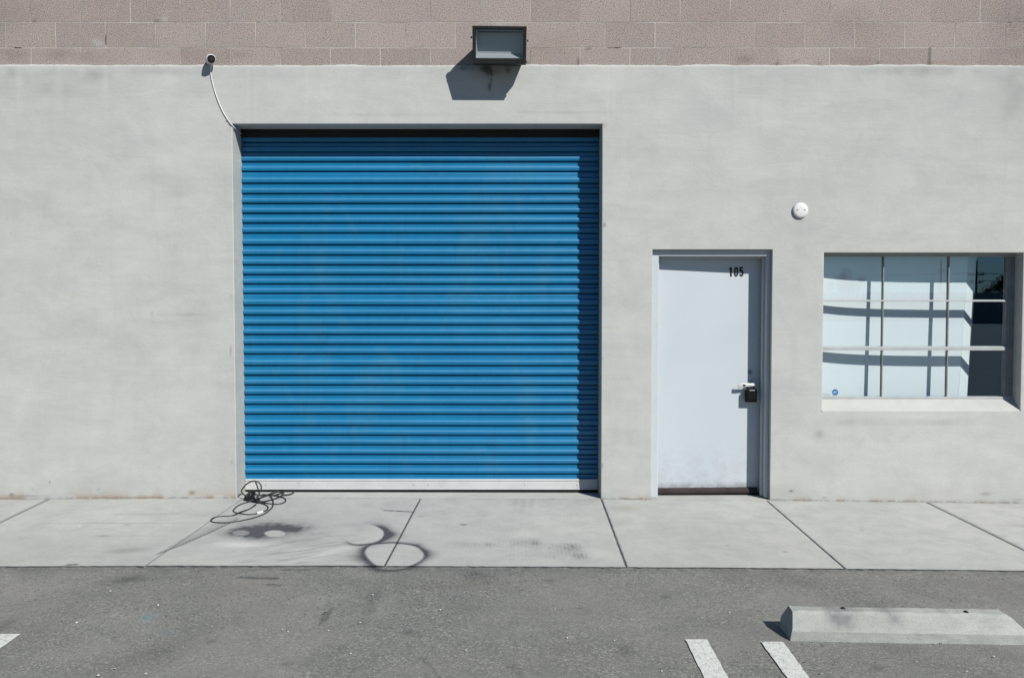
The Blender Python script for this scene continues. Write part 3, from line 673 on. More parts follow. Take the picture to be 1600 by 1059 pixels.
# interior shell: floor and the lining behind the openings
bm = NB(); box(bm, (-8.6, .42, -.12), (8.6, 8.6, .02)); obj('interior_floor', bm, M['floor'], B)
bm = NB()
yl, yr = .385, .41
for a, b, c, d in ((-8.6, gxl-.02, -.1, 5.4), (gxr+.02, dxl-.02, -.1, 5.4), (dxr+.02, wxl-.10, -.1, 5.4), (wxr+.10, 8.6, -.1, 5.4),
                   (gxl-.02, gxr+.02, gzt+.02, 5.4), (dxl-.02, dxr+.02, dzt+.02, 5.4), (wxl-.10, wxr+.10, wzt+.03, 5.4), (wxl-.10, wxr+.10, -.1, wzb-.02)):
    box(bm, (a, yl, c), (b, yr, d))
obj('inner_lining', bm, M['room'], B)
bm = NB(); box(bm, (wxr+1.4, .42, 0.02), (wxr+1.5, 5, 5.4)); box(bm, (dxr+.15, .42, .02), (dxr+.2, 5, 5.4)); box(bm, (dxr+.2, 4.9, .02), (wxr+1.4, 5, 5.4)); obj('room_wall', bm, M['room'], B)
# threshold slab in the two doorways
def sill_slab(x0, x1, y1):
    bm = NB(); vs = box(bm, (x0, .001, -.12), (x1, y1, 0))
    for v in vs:
        if v.co.z > -.01: v.co.z = float(gz(v.co.x, 0)) + .0015
    o = obj('threshold', bm, M['concrete'], B); bevel(o, .002); return o
o = sill_slab(gxl+.0005, gxr-.0005, GD+.1)
set_stain_glint(o.data, np.tile([.0, .0, .15, 1.], (8, 1)))
zt = float(gz(dxl, 0)) + .004
o = sill_slab(dxl+.0005, dxr-.0005, .26)
set_stain_glint(o.data, np.tile([.0, .10, .0, 1.], (8, 1)))

# ------------------------------------------------------------------ roller door
RD = empty('roller_door', ((gxl+gxr)/2, GD, 0), B)
lines = [150.5, 165.5, 192, 207.8, 223, 238.2, 253.5, 268.5, 287.2, 303.4, 318.6, 333.9, 349.3, 364.8, 383.2, 399.2, 414.5, 429.7, 444.2, 459, 477.5, 492.9, 508, 523.3, 538.6, 553.7, 571.6, 586.7, 602, 617.1, 632.2, 647.5, 665.2, 680.3, 695.4, 710.4, 725.4, 740.2, 755]
zl = [Z(658, q, GD) for q in lines]
prof = []
for za, zb in zip(zl, zl[1:]):
    h = za-zb; ex = max(0, h-.088); base = h-ex
    f = lambda t: za - ex*min(1, t*2.2) - base*t      # wide slats keep their extra height in the upper flat
    prof += [(za-.0012, .021), (za-.0035, .010), (f(.08), .0050), (f(.20), .0066), (f(.35), .0076), (f(.385), .0066), (f(.41), .0020), (f(.44), -.0035), (f(.47), -.0075), (f(.51), -.0098), (f(.56), -.0108), (f(.62), -.0108), (f(.74), -.0098), (f(.87), -.0078), (zb+.0095, -.006), (zb+.0065, .001), (zb+.0050, .012), (zb+.0025, .021)]
xc = np.linspace(gxl+.001, gxr-.001, 90)
npf = len(prof); pz = np.array([p[0] for p in prof]); py = np.array([p[1] for p in prof])
gx = np.repeat(xc[None, :], npf, 0); gzz = np.repeat(pz[:, None], 90, 1); gy = GD + np.repeat(py[:, None], 90, 1)
n_ = vnoise(np.stack([gx.ravel()*1+20, gzz.ravel()*3+20], 1), 1.6, 61).reshape(gx.shape); gy = gy + (n_-.5)*.004 + (np.random.RandomState(5).rand(npf//18+1)[np.arange(npf)//18]-.5)[:, None]*.0024; gzz = gzz + (vnoise(np.stack([gx.ravel()*.5+20, gzz.ravel()*.5+20], 1), 1.2, 62).reshape(gx.shape)-.5)*.004
for dpx, dpy, dr, dd in ((520, 565, .09, .006), (690, 640, .12, .005), (450, 690, .06, .006), (830, 520, .10, .005), (600, 420, .14, .004), (760, 700, .07, .006)):
    q = P(dpx, dpy, GD); gy = gy + dd*np.exp(-(((gx-q.x)/dr)**2 + ((gzz-q.z)/(dr*.8))**2))
V = np.stack([gx.ravel(), gy.ravel(), gzz.ravel()], 1); i = (np.arange(89)[None, :] + 90*np.arange(npf-1)[:, None]).ravel(); Fc = np.stack([i+90, i+91, i+1, i], 1)
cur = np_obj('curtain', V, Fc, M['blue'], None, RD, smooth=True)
m = cur.modifiers.new('edges', 'EDGE_SPLIT'); m.split_angle = R(48)
ridge_glint = np.repeat(np.array([1. if k_ % 18 in (8, 9, 10) else 0. for k_, q in enumerate(py)])[:, None], 90, 1).ravel()  # ridge rows that carry the painted highlight
set_stain_glint(cur.data, np.stack([ridge_glint, ridge_glint*0, ridge_glint*0, ridge_glint*0+1], 1))
cur['label'] = 'blue interlocking horizontal slats'
bm = NB()
zb1, zb0 = Z(658, 748, GD-.012), Z(658, 764.5, GD-.012)
pr = [(GD-.012, zb1), (GD-.017, zb1-.006), (GD-.017, zb1-.014), (GD-.013, zb1-.022), (GD-.015, zb1-.03), (GD-.020, zb0+.012), (GD-.022, zb0+.004), (GD-.020, zb0), (GD+.02, zb0), (GD+.02, zb1)]
prism(bm, [(gxl+.004, y, z) for y, z in pr], [(gxr-.004, y, z) for y, z in pr])
bb = obj('bottom_bar', bm, M['alu'], RD); bevel(bb, .0015)
for px in (415, 646, 669, 820, 902): 
    bm = NB(); p = P(px, 757, GD-.022); lathe(bm, [(.004, 0), (.004, .003), (.002, .004)], frame_at((p.x, GD-.0185, p.z), (0, -1, 0)), 10); obj('bar_screw', bm, M['dull'], RD)
bm = NB(); box(bm, (gxl+.01, GD-.008, float(gz(-.6, 0))+.004), (gxr-.01, GD+.012, zb0+.002)); obj('bottom_seal', bm, M['black'], RD)
for sx, xe in ((1, gxl), (-1, gxr)):
    bm = NB(); box(bm, (xe+sx*.0006, GD+.024, -.02), (xe+sx*.03, GD+.07, gzt-.06)); bevel(obj('guide_rail', bm, M['dull'], RD), .002)
bm = NB(); box(bm, (gxl+.001, GD-.022, Z(658, 214, GD-.02)), (gxr-.001, GD+.08, gzt-.0008)); obj('top_shade_strip', bm, M['darkgap'], RD)  # added dark strip standing in for deep shade at the curtain top
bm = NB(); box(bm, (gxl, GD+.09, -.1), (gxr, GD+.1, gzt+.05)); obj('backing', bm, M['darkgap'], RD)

# ------------------------------------------------------------------ entry door
ED = empty('entry_door', ((dxl+dxr)/2, DD, 0), B)
FW = .043                                 # visible width of the frame
fi0, fi1, fit = X(1028.3, 580, DD), X(1197, 580, DD), Z(1110, 400.2, DD)
def ring_box(bm, x0, x1, zt_, wl, wr, wt, y0, y1, z0):
    box(bm, (x0, y0, z0), (x0+wl, y1, zt_)); box(bm, (x1-wr, y0, z0), (x1, y1, zt_)); box(bm, (x0+wl, y0, zt_-wt), (x1-wr, y1, zt_))
bm = NB()
A0 = [(dxl+.001, zt), (dxl+.001, dzt-.001), (dxr-.001, dzt-.001), (dxr-.001, zt)]
ring_box(bm, dxl+.001, dxr-.001, dzt-.001, fi0-dxl-.001, dxr-.001-fi1, dzt-.001-fit, DD, .25, zt)
fo = obj('door_frame', bm, M['frame'], ED); bevel(fo, .0035, 2)
bm = NB(); ring_box(bm, fi0+.0005, fi1-.0005, fit-.0005, .013, .016, .012, DD+.06, DD+.106, zt)
# stop stands in front of the leaf
so_ = obj('door_stop', bm, M['frame'], ED); bevel(so_, .002)
# leaf, standing very slightly ajar inward: hinged on the left
lx0, lx1 = fi0+.004, fi1-.004; lzb, lzt = zt+.012, fit-.004
LY = DD+.108; ang = R(2.6)
LR = Matrix.Rotation(ang, 3, 'Z'); piv = Vector((lx0, LY, 0))
def leafpt(v): return piv + LR @ (Vector(v) - piv)
def rot_bm(bm): bmesh.ops.rotate(bm, cent=piv, matrix=LR, verts=bm.verts[:])
bm = NB(); box(bm, (lx0, LY, lzb), (lx1, LY+.044, lzt)); rot_bm(bm); lf = obj('door_leaf', bm, M['door'], ED, origin=(lx0, LY, zt)); bevel(lf, .002)
def lp(px, py, out=0.):                   # point on the face of the leaf seen at a photo position
    d = ray(px, py); n = LR @ Vector((0, -1, 0)); o0 = Vector((0, CAMY, CAMH)); q = piv + n*out
    t = (q-o0).dot(n)/d.dot(n); return o0 + d*t
ln = LR @ Vector((0, -1, 0)); lxv = LR @ Vector((1, 0, 0))
def leaf_box(bm, c, sx, sz, y0, y1):
    """box centred at c on the leaf face, from y0 to y1 proud of it"""
    vs = []
    for d in (y0, y1):
        for a, b in ((-1, -1), (1, -1), (1, 1), (-1, 1)): vs.append(bm.verts.new(c + lxv*a*sx/2 + Vector((0, 0, 1))*b*sz/2 + ln*d))
    for f in ((0,1,2,3),(7,6,5,4),(0,4,5,1),(1,5,6,2),(2,6,7,3),(3,7,4,0)): bm.faces.new([vs[i] for i in f])
# rubber sweep
bm = NB(); zs0, zs1 = zt+.004, Z(1090, 763.5, LY-.02)
pr = [(.0, zs1+.004), (.010, zs1), (.022, zs1-.018), (.024, zs0+.012), (.016, zs0), (0, zs0)]
prism(bm, [piv + LR @ Vector((.0, -a, 0)) + Vector((0, 0, z)) for a, z in pr], [piv + LR @ Vector((lx1-lx0-.02, -a, 0)) + Vector((0, 0, z)) for a, z in pr])
bevel(obj('door_sweep', bm, M['rubber'], ED, smooth=False), .003)
# deadbolt
bm = NB(); c = lp(1171.5, 581); lathe(bm, [(.019, 0), (.019, .003), (.0165, .005), (.008, .0055), (.007, .0045)], frame_at(c, ln), 32)
obj('deadbolt', bm, M['dull'], ED, smooth=False)
# lever handle
bm = NB(); c = lp(1172.5, 601)
lathe(bm, [(.030, 0), (.030, .006), (.024, .010), (.011, .012), (.011, .045), (.013, .05)], frame_at(c, ln), 28)
hc = c + ln*.052
pts = [hc + lxv*a + Vector((0, 0, b)) + ln*d for a, b, d in ((.030, .004, -.004), (.0, .005, .004), (-.03, .004, .006), (-.06, .003, .006), (-.09, .001, .006), (-.122, -.004, .0))]
sp_ = spline(pts, 8); rings = []
for k, p in enumerate(sp_):
    t = k/(len(sp_)-1); hw = .0125 + .006*t; th = .006
    rings.append([bm.verts.new(p + Vector((0, 0, 1))*hw*math.cos(a) + ln*th*math.sin(a)) for a in [2*math.pi*j/14 for j in range(14)]])
for q, s in zip(rings, rings[1:]):
    for j in range(14): bm.faces.new((q[j], q[(j+1) % 14], s[(j+1) % 14], s[j]))
bm.faces.new(rings[0][::-1]); bm.faces.new(rings[-1])
hd = obj('handle', bm, M['steel'], ED, smooth=True)
bm = NB(); q = hc + lxv*-.074 + ln*.0122 + Vector((0, 0, .003)); lathe(bm, [(.0085, 0), (.008, .001)], frame_at(q, ln) @ Matrix.Scale(1.7, 4, (1, 0, 0)), 16); obj('handle_keyhole', bm, M['black'], ED)
# number: strokes of constant width, extruded
def stroke(bm, pts, wd, O, U, Vv, N, th, closed=False):
    """flat ribbon through pts (u,v) with mitred joins"""
    n = len(pts); L, Rr = [], []
    for i in range(n):
        p = Vector((*pts[i], 0)); a = Vector((*pts[i-1], 0)) if (i or closed) else None; b = Vector((*pts[(i+1) % n], 0)) if (i < n-1 or closed) else None
        d1 = (p-a).normalized() if a else None; d2 = (b-p).normalized() if b else None
        if d1 is None: d1 = d2
        if d2 is None: d2 = d1
        t = (d1+d2).normalized(); nn = Vector((-t.y, t.x, 0)); s = wd/2/max(.5, nn.dot(Vector((-d1.y, d1.x, 0))))
        L.append(p+nn*s); Rr.append(p-nn*s)
    W3 = lambda q, h: O + U*q.x + Vv*q.y + N*h
    v = [[bm.verts.new(W3(q, h)) for q in side] for side in (L, Rr) for h in (th, 0)]
    m_ = n if closed else n-1
    for i in range(m_):
        j = (i+1) % n
        bm.faces.new((v[0][i], v[0][j], v[2][j], v[2][i])); bm.faces.new((v[1][i], v[3][i], v[3][j], v[1][j]))
        bm.faces.new((v[0][i], v[1][i], v[1][j], v[0][j])); bm.faces.new((v[2][i], v[2][j], v[3][j], v[3][i]))
    if not closed:
        for i in (0, n-1): bm.faces.new((v[0][i], v[2][i], v[3][i], v[1][i]))
bm = NB(); a0, a1 = lp(1138.5, 432), lp(1161.5, 432.3); ht = (lp(1150, 417.3)-lp(1150, 432)).z; WN = (a1-a0).length; cw = WN*.27; st = WN*.105
def arc(cx, cy, rx, ry, a0_, a1_, n=8): return [(cx+rx*math.cos(R(a0_+(a1_-a0_)*k/n)), cy+ry*math.sin(R(a0_+(a1_-a0_)*k/n))) for k in range(n+1)]
O = a0 + ln*.001; U = lxv; Vv = Vector((0, 0, 1))
stroke(bm, [(WN*.02, ht*.76), (WN*.13, ht*.88)], st*.8, O, U, Vv, ln, .0012); stroke(bm, [(WN*.155, 0), (WN*.155, ht)], st*1.15, O, U, Vv, ln, .0012)
rx = cw/2-st/2; c0 = WN*.50
stroke(bm, arc(c0, ht-rx-st/2, rx, rx, 0, 180) + arc(c0, rx+st/2, rx, rx, 180, 360), st, O, U, Vv, ln, .0012, True)
c5 = WN*.86; x5 = c5-rx
stroke(bm, [(c5+rx+st*.3, ht-st/2), (x5, ht-st/2), (x5, ht*.50)] , st, O, U, Vv, ln, .0012)
stroke(bm, [(x5, ht*.53)] + arc(c5, ht*.62-rx, rx, rx, 120, 0, 6) + arc(c5, rx+st/2, rx, rx, 0, -180, 8) + [(x5, ht*.26)], st, O, U, Vv, ln, .0013)
nb = obj('door_number', bm, M['black'], ED); nb['label'] = 'black numerals 105'

# ------------------------------------------------------------------ window
WN_ = empty('window', ((wxl+wxr)/2, WD, wzb), B)
yf = WD; Xw = lambda px, py=500: X(px, py, yf); Zw = lambda py: Z(1440, py, yf)
ox0, ox1, oz0, oz1 = wxl-.06, Xw(1587.5), Zw(622.6), wzt-.001
ix1 = Xw(1571.5); izt = Zw(400.8); izb = Zw(619.6)
bm = NB()
box(bm, (ox0, yf, oz1-(oz1-izt)), (ox1, yf+.05, oz1)); box(bm, (ox0, yf-.004, oz0-.03), (ox1, yf+.05, izb)); box(bm, (ox0, yf, izb), (wxl+.004, yf+.05, izt))
fr = obj('window_frame', bm, M['winframe'], WN_); bevel(fr, .002)
bm = NB(); box(bm, (ix1, yf+.001, izb+.0005), (ox1, yf+.049, izt-.0005)); box(bm, (ix1+.018, yf-.006, izb+.0005), (ix1+.026, yf+.0005, izt-.0005)); bevel(obj('frame_jamb', bm, M['muntin'], WN_), .0015)  # right jamb takes the dark bar colour to stand in for its shade
bm = NB(); box(bm, (ox1+.0005, yf+.01, wzb-.01), (wxr-.0005, yf+.05, oz1)); box(bm, (ox0, yf+.012, wzb), (ox1, yf+.045, oz0-.031)); obj('frame_filler', bm, M['darkgap'], WN_)
mx = [Xw(1379.7), Xw(1481.8)]; mz = [(Zw(471.3), Zw(468.4)), (Zw(547.3), Zw(541))]
segs = [(izb, mz[1][0]), (mz[1][1], mz[0][0]), (mz[0][1], izt)]
for x in mx:
    bm = NB()
    for z0, z1 in segs: box(bm, (x-.003, yf+.003, z0), (x+.005, yf+.036, z1))
    obj('muntin', bm, M['muntin'], WN_)
for z0, z1 in mz:
    bm = NB(); dpt = .016 if z1-z0 > .02 else .010
    pr = [(yf-.004-dpt*.3, z0), (yf-.004-dpt*.3, z1-.007), (yf+.004, z1), (yf+.045, z1+.001), (yf+.045, z0)]
    prism(bm, [(wxl+.0045, y, z) for y, z in pr], [(ix1-.0005 if z1-z0 < .02 else ix1+.001, y, z) for y, z in pr]); bevel(obj('glazing_rail', bm, M['winframe'], WN_), .001)
# panes: one sheet of glass per row and column
xs_ = [ox0+.001] + [v for x in mx for v in (x-.0035, x+.0055)] + [ix1+.004]
zs_ = [izb-.004, mz[1][0]+.003, mz[1][1]-.003, mz[0][0]+.003, mz[0][1]-.003, izt+.004]
for a in range(3):
    for b in range(3):
        bm = NB(); vs = box(bm, (xs_[2*a]+.0006, yf+.022, zs_[2*b]+.0006), (xs_[2*a+1]-.0006, yf+.027, zs_[2*b+1]-.0006))
        t = (random.random()-.5)*.0014
        for v in vs: v.co.y += t*(v.co.x-xs_[2*a])/.5 + t*.6*(v.co.z-zs_[2*b])/.4
        obj('pane', bm, M['glass'], WN_)
# white boards behind the glass
def board_y(x, z):                      # the board bows away from the glass toward its right edge
    u = min(1., max(0., (x-wxl+.02)/1.05)); v = min(1., max(0., (wzt-z)/(wzt-wzb)))
    return yf + .072 + .052*(1-math.exp(-3.2*u))/.96 + .016*v
xb1 = X(1505, 500, yf+.13); nbx = 30; zb_, zt_ = wzb-.15, wzt+.12
xedge = lambda z: xb1 + .045*(z-(wzb+wzt)/2)
bm = NB()
for k in range(nbx):
    for j in range(10):
        za, zc = zb_ + (zt_-zb_)*j/10, zb_ + (zt_-zb_)*(j+1)/10; x0_ = wxl-.15
        g = lambda t, z: (x0_ + (xedge(z)-x0_)*t, board_y(x0_ + (xedge(z)-x0_)*t, z), z)
        bm.faces.new([bm.verts.new(g(*q)) for q in ((k/nbx, za), ((k+1)/nbx, za), ((k+1)/nbx, zc), (k/nbx, zc))])
bmesh.ops.remove_doubles(bm, verts=bm.verts[:], dist=1e-5)
r_ = bmesh.ops.extrude_face_region(bm, geom=bm.faces[:]); bmesh.ops.translate(bm, verts=[g for g in r_['geom'] if isinstance(g, bmesh.types.BMVert)], vec=(0, .012, 0))
bo = obj('board', bm, M['board'], WN_, smooth=True); bo.modifiers.new('edges', 'EDGE_SPLIT'); bo['label'] = 'large white board behind the glass'
bdir = Vector((math.cos(R(36)), math.sin(R(36)), 0)); nn_ = Vector((-bdir.y, bdir.x, 0))*.012
bm = NB(); e0 = [Vector((xedge(z)+.003, board_y(xedge(z), z)+.003, z)) for z in (zb_, zt_)]
pr = [e0[0], e0[0]+bdir*.150, e0[1]+bdir*.150, e0[1]]
prism(bm, pr, [p+nn_ for p in pr])
b2 = obj('board', bm, M['board'], WN_); b2['label'] = 'narrow white board angled back into the room'
# dim furniture inside
bm = NB(); box(bm, (wxl+1.35, 1.3, .02), (wxr+1.2, 1.9, .95)); bevel(obj('counter', bm, M['room'], B), .01)
# sticker on the lowest left pane
ys_ = yf + .0205; c = P(1304.8, 612.6, ys_); rr = 5.1/1350*(7.1+ys_)
bm = NB(); lathe(bm, [(rr, 0), (rr, .0009)], frame_at((c.x, ys_, c.z), (0, -1, 0)) @ Matrix.Rotation(R(22.5), 4, 'Z'), 8); sk = obj('sticker', bm, M['sticker'], WN_); sk['label'] = 'small blue octagonal security sticker'
bm = NB(); O = Vector((c.x-rr*.62, ys_-.0012, c.z-rr*.26)); U = Vector((1, 0, 0)); N = Vector((0, -1, 0)); s = rr*.40; h = rr*.56; wd = rr*.13
stroke(bm, [(0, 0), (s*.45, h), (s*.9, 0)], wd, O, U, Vv, N, .0004); stroke(bm, [(s*.2, h*.35), (s*.7, h*.35)], wd*.8, O, U, Vv, N, .0005)
stroke(bm, [(s*1.15, h*.05), (s*1.15, h*.95), (s*1.6, h*.9), (s*1.9, h*.5), (s*1.6, h*.1)], wd, O, U, Vv, N, .0004, True)
stroke(bm, [(s*2.05, h), (s*3., h)], wd, O, U, Vv, N, .0004); stroke(bm, [(s*2.52, 0), (s*2.52, h)], wd, O, U, Vv, N, .0005)
obj('sticker_lettering', bm, M['stickertext'], WN_)
bm = NB(); c2 = P(1284.5, 616.5, ys_); O = Vector((c2.x, ys_-.0005, c2.z)); lx = 0
for k in range(8):
    u = .0013 + k*.0088; hh_ = .0085 if k in (2, 5) else .006
    stroke(bm, [(u, 0), (u, hh_)], .0022, O, U, Vv, N, .0004); stroke(bm, [(u, .005), (u+.004, .005), (u+.0045, 0)], .0018, O, U, Vv, N, .0005)
obj('sticker_text', bm, M['inktext'], WN_)

# ------------------------------------------------------------------ wall lamp
lc = P(780.5, 72, 0)
d1, d0 = .30, .228                        # how far the top and bottom of the front lean out
def FP(px, py, d): return P(px, py, -d)
WL = empty('wall_light', (lc.x, .013, lc.z)); tag(WL, 'dark square flood wall light with a tilted glass face above the blue roller door', 'light')
tl, tr = FP(738, 40.5, d1), FP(823, 41.5, d1); bl, br_ = FP(738.5, 97, d0), FP(822, 97.5, d0)
yb = .012
fw = (tr-tl).length
def lerp(a, b, t): return a + (b-a)*t
def face(u, v, o=0): 
    p = lerp(lerp(tl, tr, u), lerp(bl, br_, u), v); n = (bl-tl).cross(tr-tl).normalized(); n = n if n.y < 0 else -n
    return p + n*o
top_z = tl.z + .0; 
bm = NB()                                 # housing: a wedge narrowing toward the wall
A_ = [face(0.02, 0.02), face(.98, .02), face(.98, .98), face(.02, .98)]; A_ = [p - Vector((0, -.02, 0)) for p in A_]
cxm = (tl.x+tr.x)/2; hw = fw/2
ZB = Z(780, 101.5, 0)
Bk = [Vector((cxm-hw*.80, yb, tl.z-.045)), Vector((cxm+hw*.80, yb, tl.z-.045)), Vector((cxm+hw*.80, yb, ZB)), Vector((cxm-hw*.80, yb, ZB))]
mid = [lerp(a, b, .35) for a, b in zip(A_, Bk)]
for k, s in enumerate((-1, 1, 1, -1)): mid[k].x = cxm + s*hw*.97
mid[2].z = mid[3].z = bl.z + .002
vs = [[bm.verts.new(p) for p in ring] for ring in (A_, mid, Bk)]
for a, b in zip(vs, vs[1:]):
    for k in range(4): bm.faces.new((a[k], a[(k+1) % 4], b[(k+1) % 4], b[k]))
bm.faces.new(vs[-1]); bm.faces.new([v for v in vs[1]][::-1])
bmesh.ops.delete(bm, geom=[f for f in bm.faces if len(f.verts) == 4 and all(v in vs[1] for v in f.verts)], context='FACES_ONLY')
o = obj('housing', bm, M['bronze'], WL)
mm = o.modifiers.new('th', 'SOLIDIFY'); mm.thickness = .004; mm.offset = 0; 
bm = NB()                                 # door frame round the glass
def quadbar(u0, v0, u1, v1, o0=-.022, o1=.006):
    prism(bm, [face(u0, v0, o1), face(u1, v0, o1), face(u1, v1, o1), face(u0, v1, o1)], [face(u0, v0, o0), face(u1, v0, o0), face(u1, v1, o0), face(u0, v1, o0)])
quadbar(0, 0, 1, .09); quadbar(0, .90, 1, 1.05); quadbar(0, .09, .048, .90); quadbar(.945, .09, 1, .90)
bevel(obj('door_frame', bm, M['bronze'], WL), .003)
bm = NB(); quadbar(.054, .099, .936, .901, -.012, -.007); obj('lens', bm, M['lampglass'], WL)
bm = NB()                                 # reflector pan inside
f4 = [face(.06, .11, -.02), face(.94, .11, -.02), face(.94, .89, -.02), face(.06, .89, -.02)]
b4 = [face(.09, .14, -.10), face(.91, .14, -.10), face(.91, .76, -.085), face(.09, .76, -.085)]
a = [bm.verts.new(p) for p in f4]; b = [bm.verts.new(p) for p in b4]
for k in range(4): bm.faces.new((a[k], a[(k+1) % 4], b[(k+1) % 4], b[k]))
bm.faces.new(b); obj('reflector', bm, M['reflector'], WL)
for u, v, s in ((-.01, .32, -1), (1.01, .40, 1), (.99, .985, 1)):
    bm = NB(); c = face(u, v, -.012); lathe(bm, [(.009, 0), (.009, .006), (.006, .012)], frame_at(c, (s, 0, 0)), 12); obj('hinge_screw', bm, M['bronze'], WL)

# ------------------------------------------------------------------ round cover plate
c = P(1250.2, 329, 0); CP = empty('cover_plate', (c.x, 0, c.z)); tag(CP, 'round domed white cover plate high on the plaster between door and window', 'cover plate')
bm = NB(); M_ = frame_at((c.x, -.001, c.z), (0, -1, 0)); lathe(bm, [(.062, 0), (.064, .004), (.0625, .012), (.056, .0185), (.045, .0215), (.025, .0235), (.008, .024)], M_, 48); obj('plate', bm, M['white'], CP, smooth=True)
for s in (-1, 1):
    bm = NB(); lathe(bm, [(.0065, 0), (.0065, .0012), (.003, .0016)], frame_at((c.x+s*.030, -.0238, c.z+.002), (0, -1, 0)), 14); obj('screw', bm, M['dull'], CP)

# ------------------------------------------------------------------ security camera and its cable
c = P(330, 92.5, -.085); SC = empty('security_camera', (c.x, 0, c.z)); tag(SC, 'small round white security camera with a black face and trailing white cable', 'security camera')
dirn = Vector((.58, -1, -.30)).normalized(); r0 = .040
bm = NB(); lathe(bm, [(.012, -.075), (.026, -.068), (.034, -.05), (.037, -.025), (.0375, -.004), (.036, .001), (.033, .002)], frame_at(c, dirn), 36); obj('body', bm, M['white'], SC, smooth=True)
bm = NB(); lathe(bm, [(.0325, -.004), (.0325, .003), (.030, .0045)], frame_at(c, dirn), 36); obj('face', bm, M['black'], SC, smooth=False)
bm = NB(); lathe(bm, [(.013, .0), (.013, .007), (.010, .009), (.007, .0065)], frame_at(c + dirn*.004, dirn), 24); obj('lens', bm, M['rubber'], SC, smooth=True)
bm = NB(); lathe(bm, [(.030, 0), (.030, .006), (.022, .016), (.014, .03)], frame_at((c.x-.040, -.001, c.z+.004), (0, -1, 0)), 28); obj('mount', bm, M['white'], SC, smooth=True)
bm = NB()
cab = [P(331, 99, -.05), P(330, 104, -.025), P(329, 110, -.010), P(331, 125, -.006), P(338, 150, -.006), P(347, 172, -.006), P(355.5, 186.5, -.006), P(362, 195, -.008), P(367.5, 201, .03), P(373, 207, .14), P(379, 209.5, .24), P(383.5, 207, .27), P(384, 203.5, .27)]
tube(bm, spline(cab, 10), .0042, 8); obj('cable', bm, M['white'], SC, smooth=True)
bm = NB(); q = P(355.5, 188.5, -.001); box(bm, (q.x-.009, -.008, q.z-.004), (q.x+.006, 0.001, q.z+.004)); bevel(obj('cable_clip', bm, M['dull'], SC), .001)

# ------------------------------------------------------------------ key lockbox on the handle
c = lp(1173, 616, .045); LB = empty('key_lockbox', c); tag(LB, 'small black key lockbox hanging from the lever handle of the white door', 'lockbox')
bm = NB(); leaf_box(bm, c + Vector((0, 0, -.010)), .096, .108, -.018, .022); bevel(obj('body', bm, M['lockblack'], LB), .010, 3)
bm = NB(); leaf_box(bm, c + Vector((.002, 0, -.018)), .066, .058, .020, .026); bevel(obj('dial_cover', bm, M['lockblack'], LB), .004, 2)
bm = NB(); leaf_box(bm, c + lxv*.004 + Vector((0, 0, .036)), .046, .010, .015, .026); bevel(obj('latch', bm, M['dull'], LB), .002, 2)
bm = NB(); pts = [c + lxv*a + Vector((0, 0, b)) for a, b in ((-.024, .04), (-.025, .07), (-.018, .088), (0, .096), (.018, .088), (.025, .07), (.024, .04))]; tube(bm, spline(pts, 6), .0055, 10); obj('shackle', bm, M['black'], LB, smooth=True)

# ------------------------------------------------------------------ cord on the walk
def g10(x, y, h=.006): p = G(320 + x/10, 740 + y/10); return p + Vector((0, 0, h))
def w10(x, y, yy_): return P(320 + x/10, 740 + y/10, yy_)
EC = empty('extension_cord', G(398, 790)); tag(EC, 'tangled black extension cord on the walk at the left corner of the roller door', 'cord')
p1 = [w10(620, 215, -.01), w10(575, 270, -.02), w10(600, 330, -.03), w10(660, 390, -.05)]
loopA = [w10(860, 470, -.12), w10(820, 400, -.05), w10(845, 320, -.02), w10(875, 260, 0), w10(880, 190, 0), w10(850, 140, 0), w10(790, 115, 0), w10(720, 122, 0), w10(660, 155, 0), w10(610, 205, -.01), w10(575, 260, -.02), w10(585, 300, -.03), w10(630, 340, -.05), w10(690, 400, -.09)]
loopB = [w10(790, 125, -.02), w10(815, 180, -.02), w10(835, 250, -.01), w10(850, 320, -.01), w10(830, 370, -.02), g10(860, 420)]
loopC = [g10(760, 440, .02), g10(660, 458), g10(560, 490), g10(480, 540), g10(445, 590), g10(470, 615), g10(540, 632), g10(640, 648), g10(740, 648), g10(800, 636), g10(860, 622), g10(930, 600), g10(980, 565), g10(980, 520), g10(930, 490), g10(860, 470, .012), g10(800, 440, .02)]
loopD = [g10(800, 500, .012), g10(700, 560, .006), g10(600, 605, .012), g10(540, 632, .014), g10(420, 668), g10(260, 680), g10(150, 695), g10(95, 735), g10(130, 768), g10(280, 780), g10(460, 765), g10(650, 730), g10(800, 690), g10(930, 640), g10(1010, 580), g10(1060, 520), g10(1065, 440), g10(1040, 385, .012), g10(1010, 370, .014)]
loopE = [g10(780, 345, .02), g10(850, 352, .010), g10(930, 345, .012), g10(1030, 355, .012), g10(1150, 365), g10(1230, 385), g10(1265, 425), g10(1230, 465), g10(1130, 488), g10(1000, 478), g10(900, 470, .012), g10(850, 470, .018)]
loopF = [g10(850, 470, .02), g10(930, 455, .014), g10(1050, 420, .008), g10(1160, 385, .014), g10(1220, 340), g10(1235, 295), g10(1190, 272), g10(1120, 300), g10(1030, 345, .018), g10(930, 375, .016), g10(840, 410, .014), g10(800, 425, .02)]
loopG = [g10(1080, 360, .014), g10(1160, 330, .010), g10(1210, 315), g10(1190, 295, .01), g10(1110, 300, .012), g10(1040, 340, .02), g10(960, 365, .02), g10(900, 360, .02)]
loopH = [g10(1225, 350, .006), g10(1300, 345), g10(1370, 320), g10(1405, 280), g10(1385, 255), g10(1300, 255), g10(1230, 262), g10(1150, 275, .012)]
bm = NB()
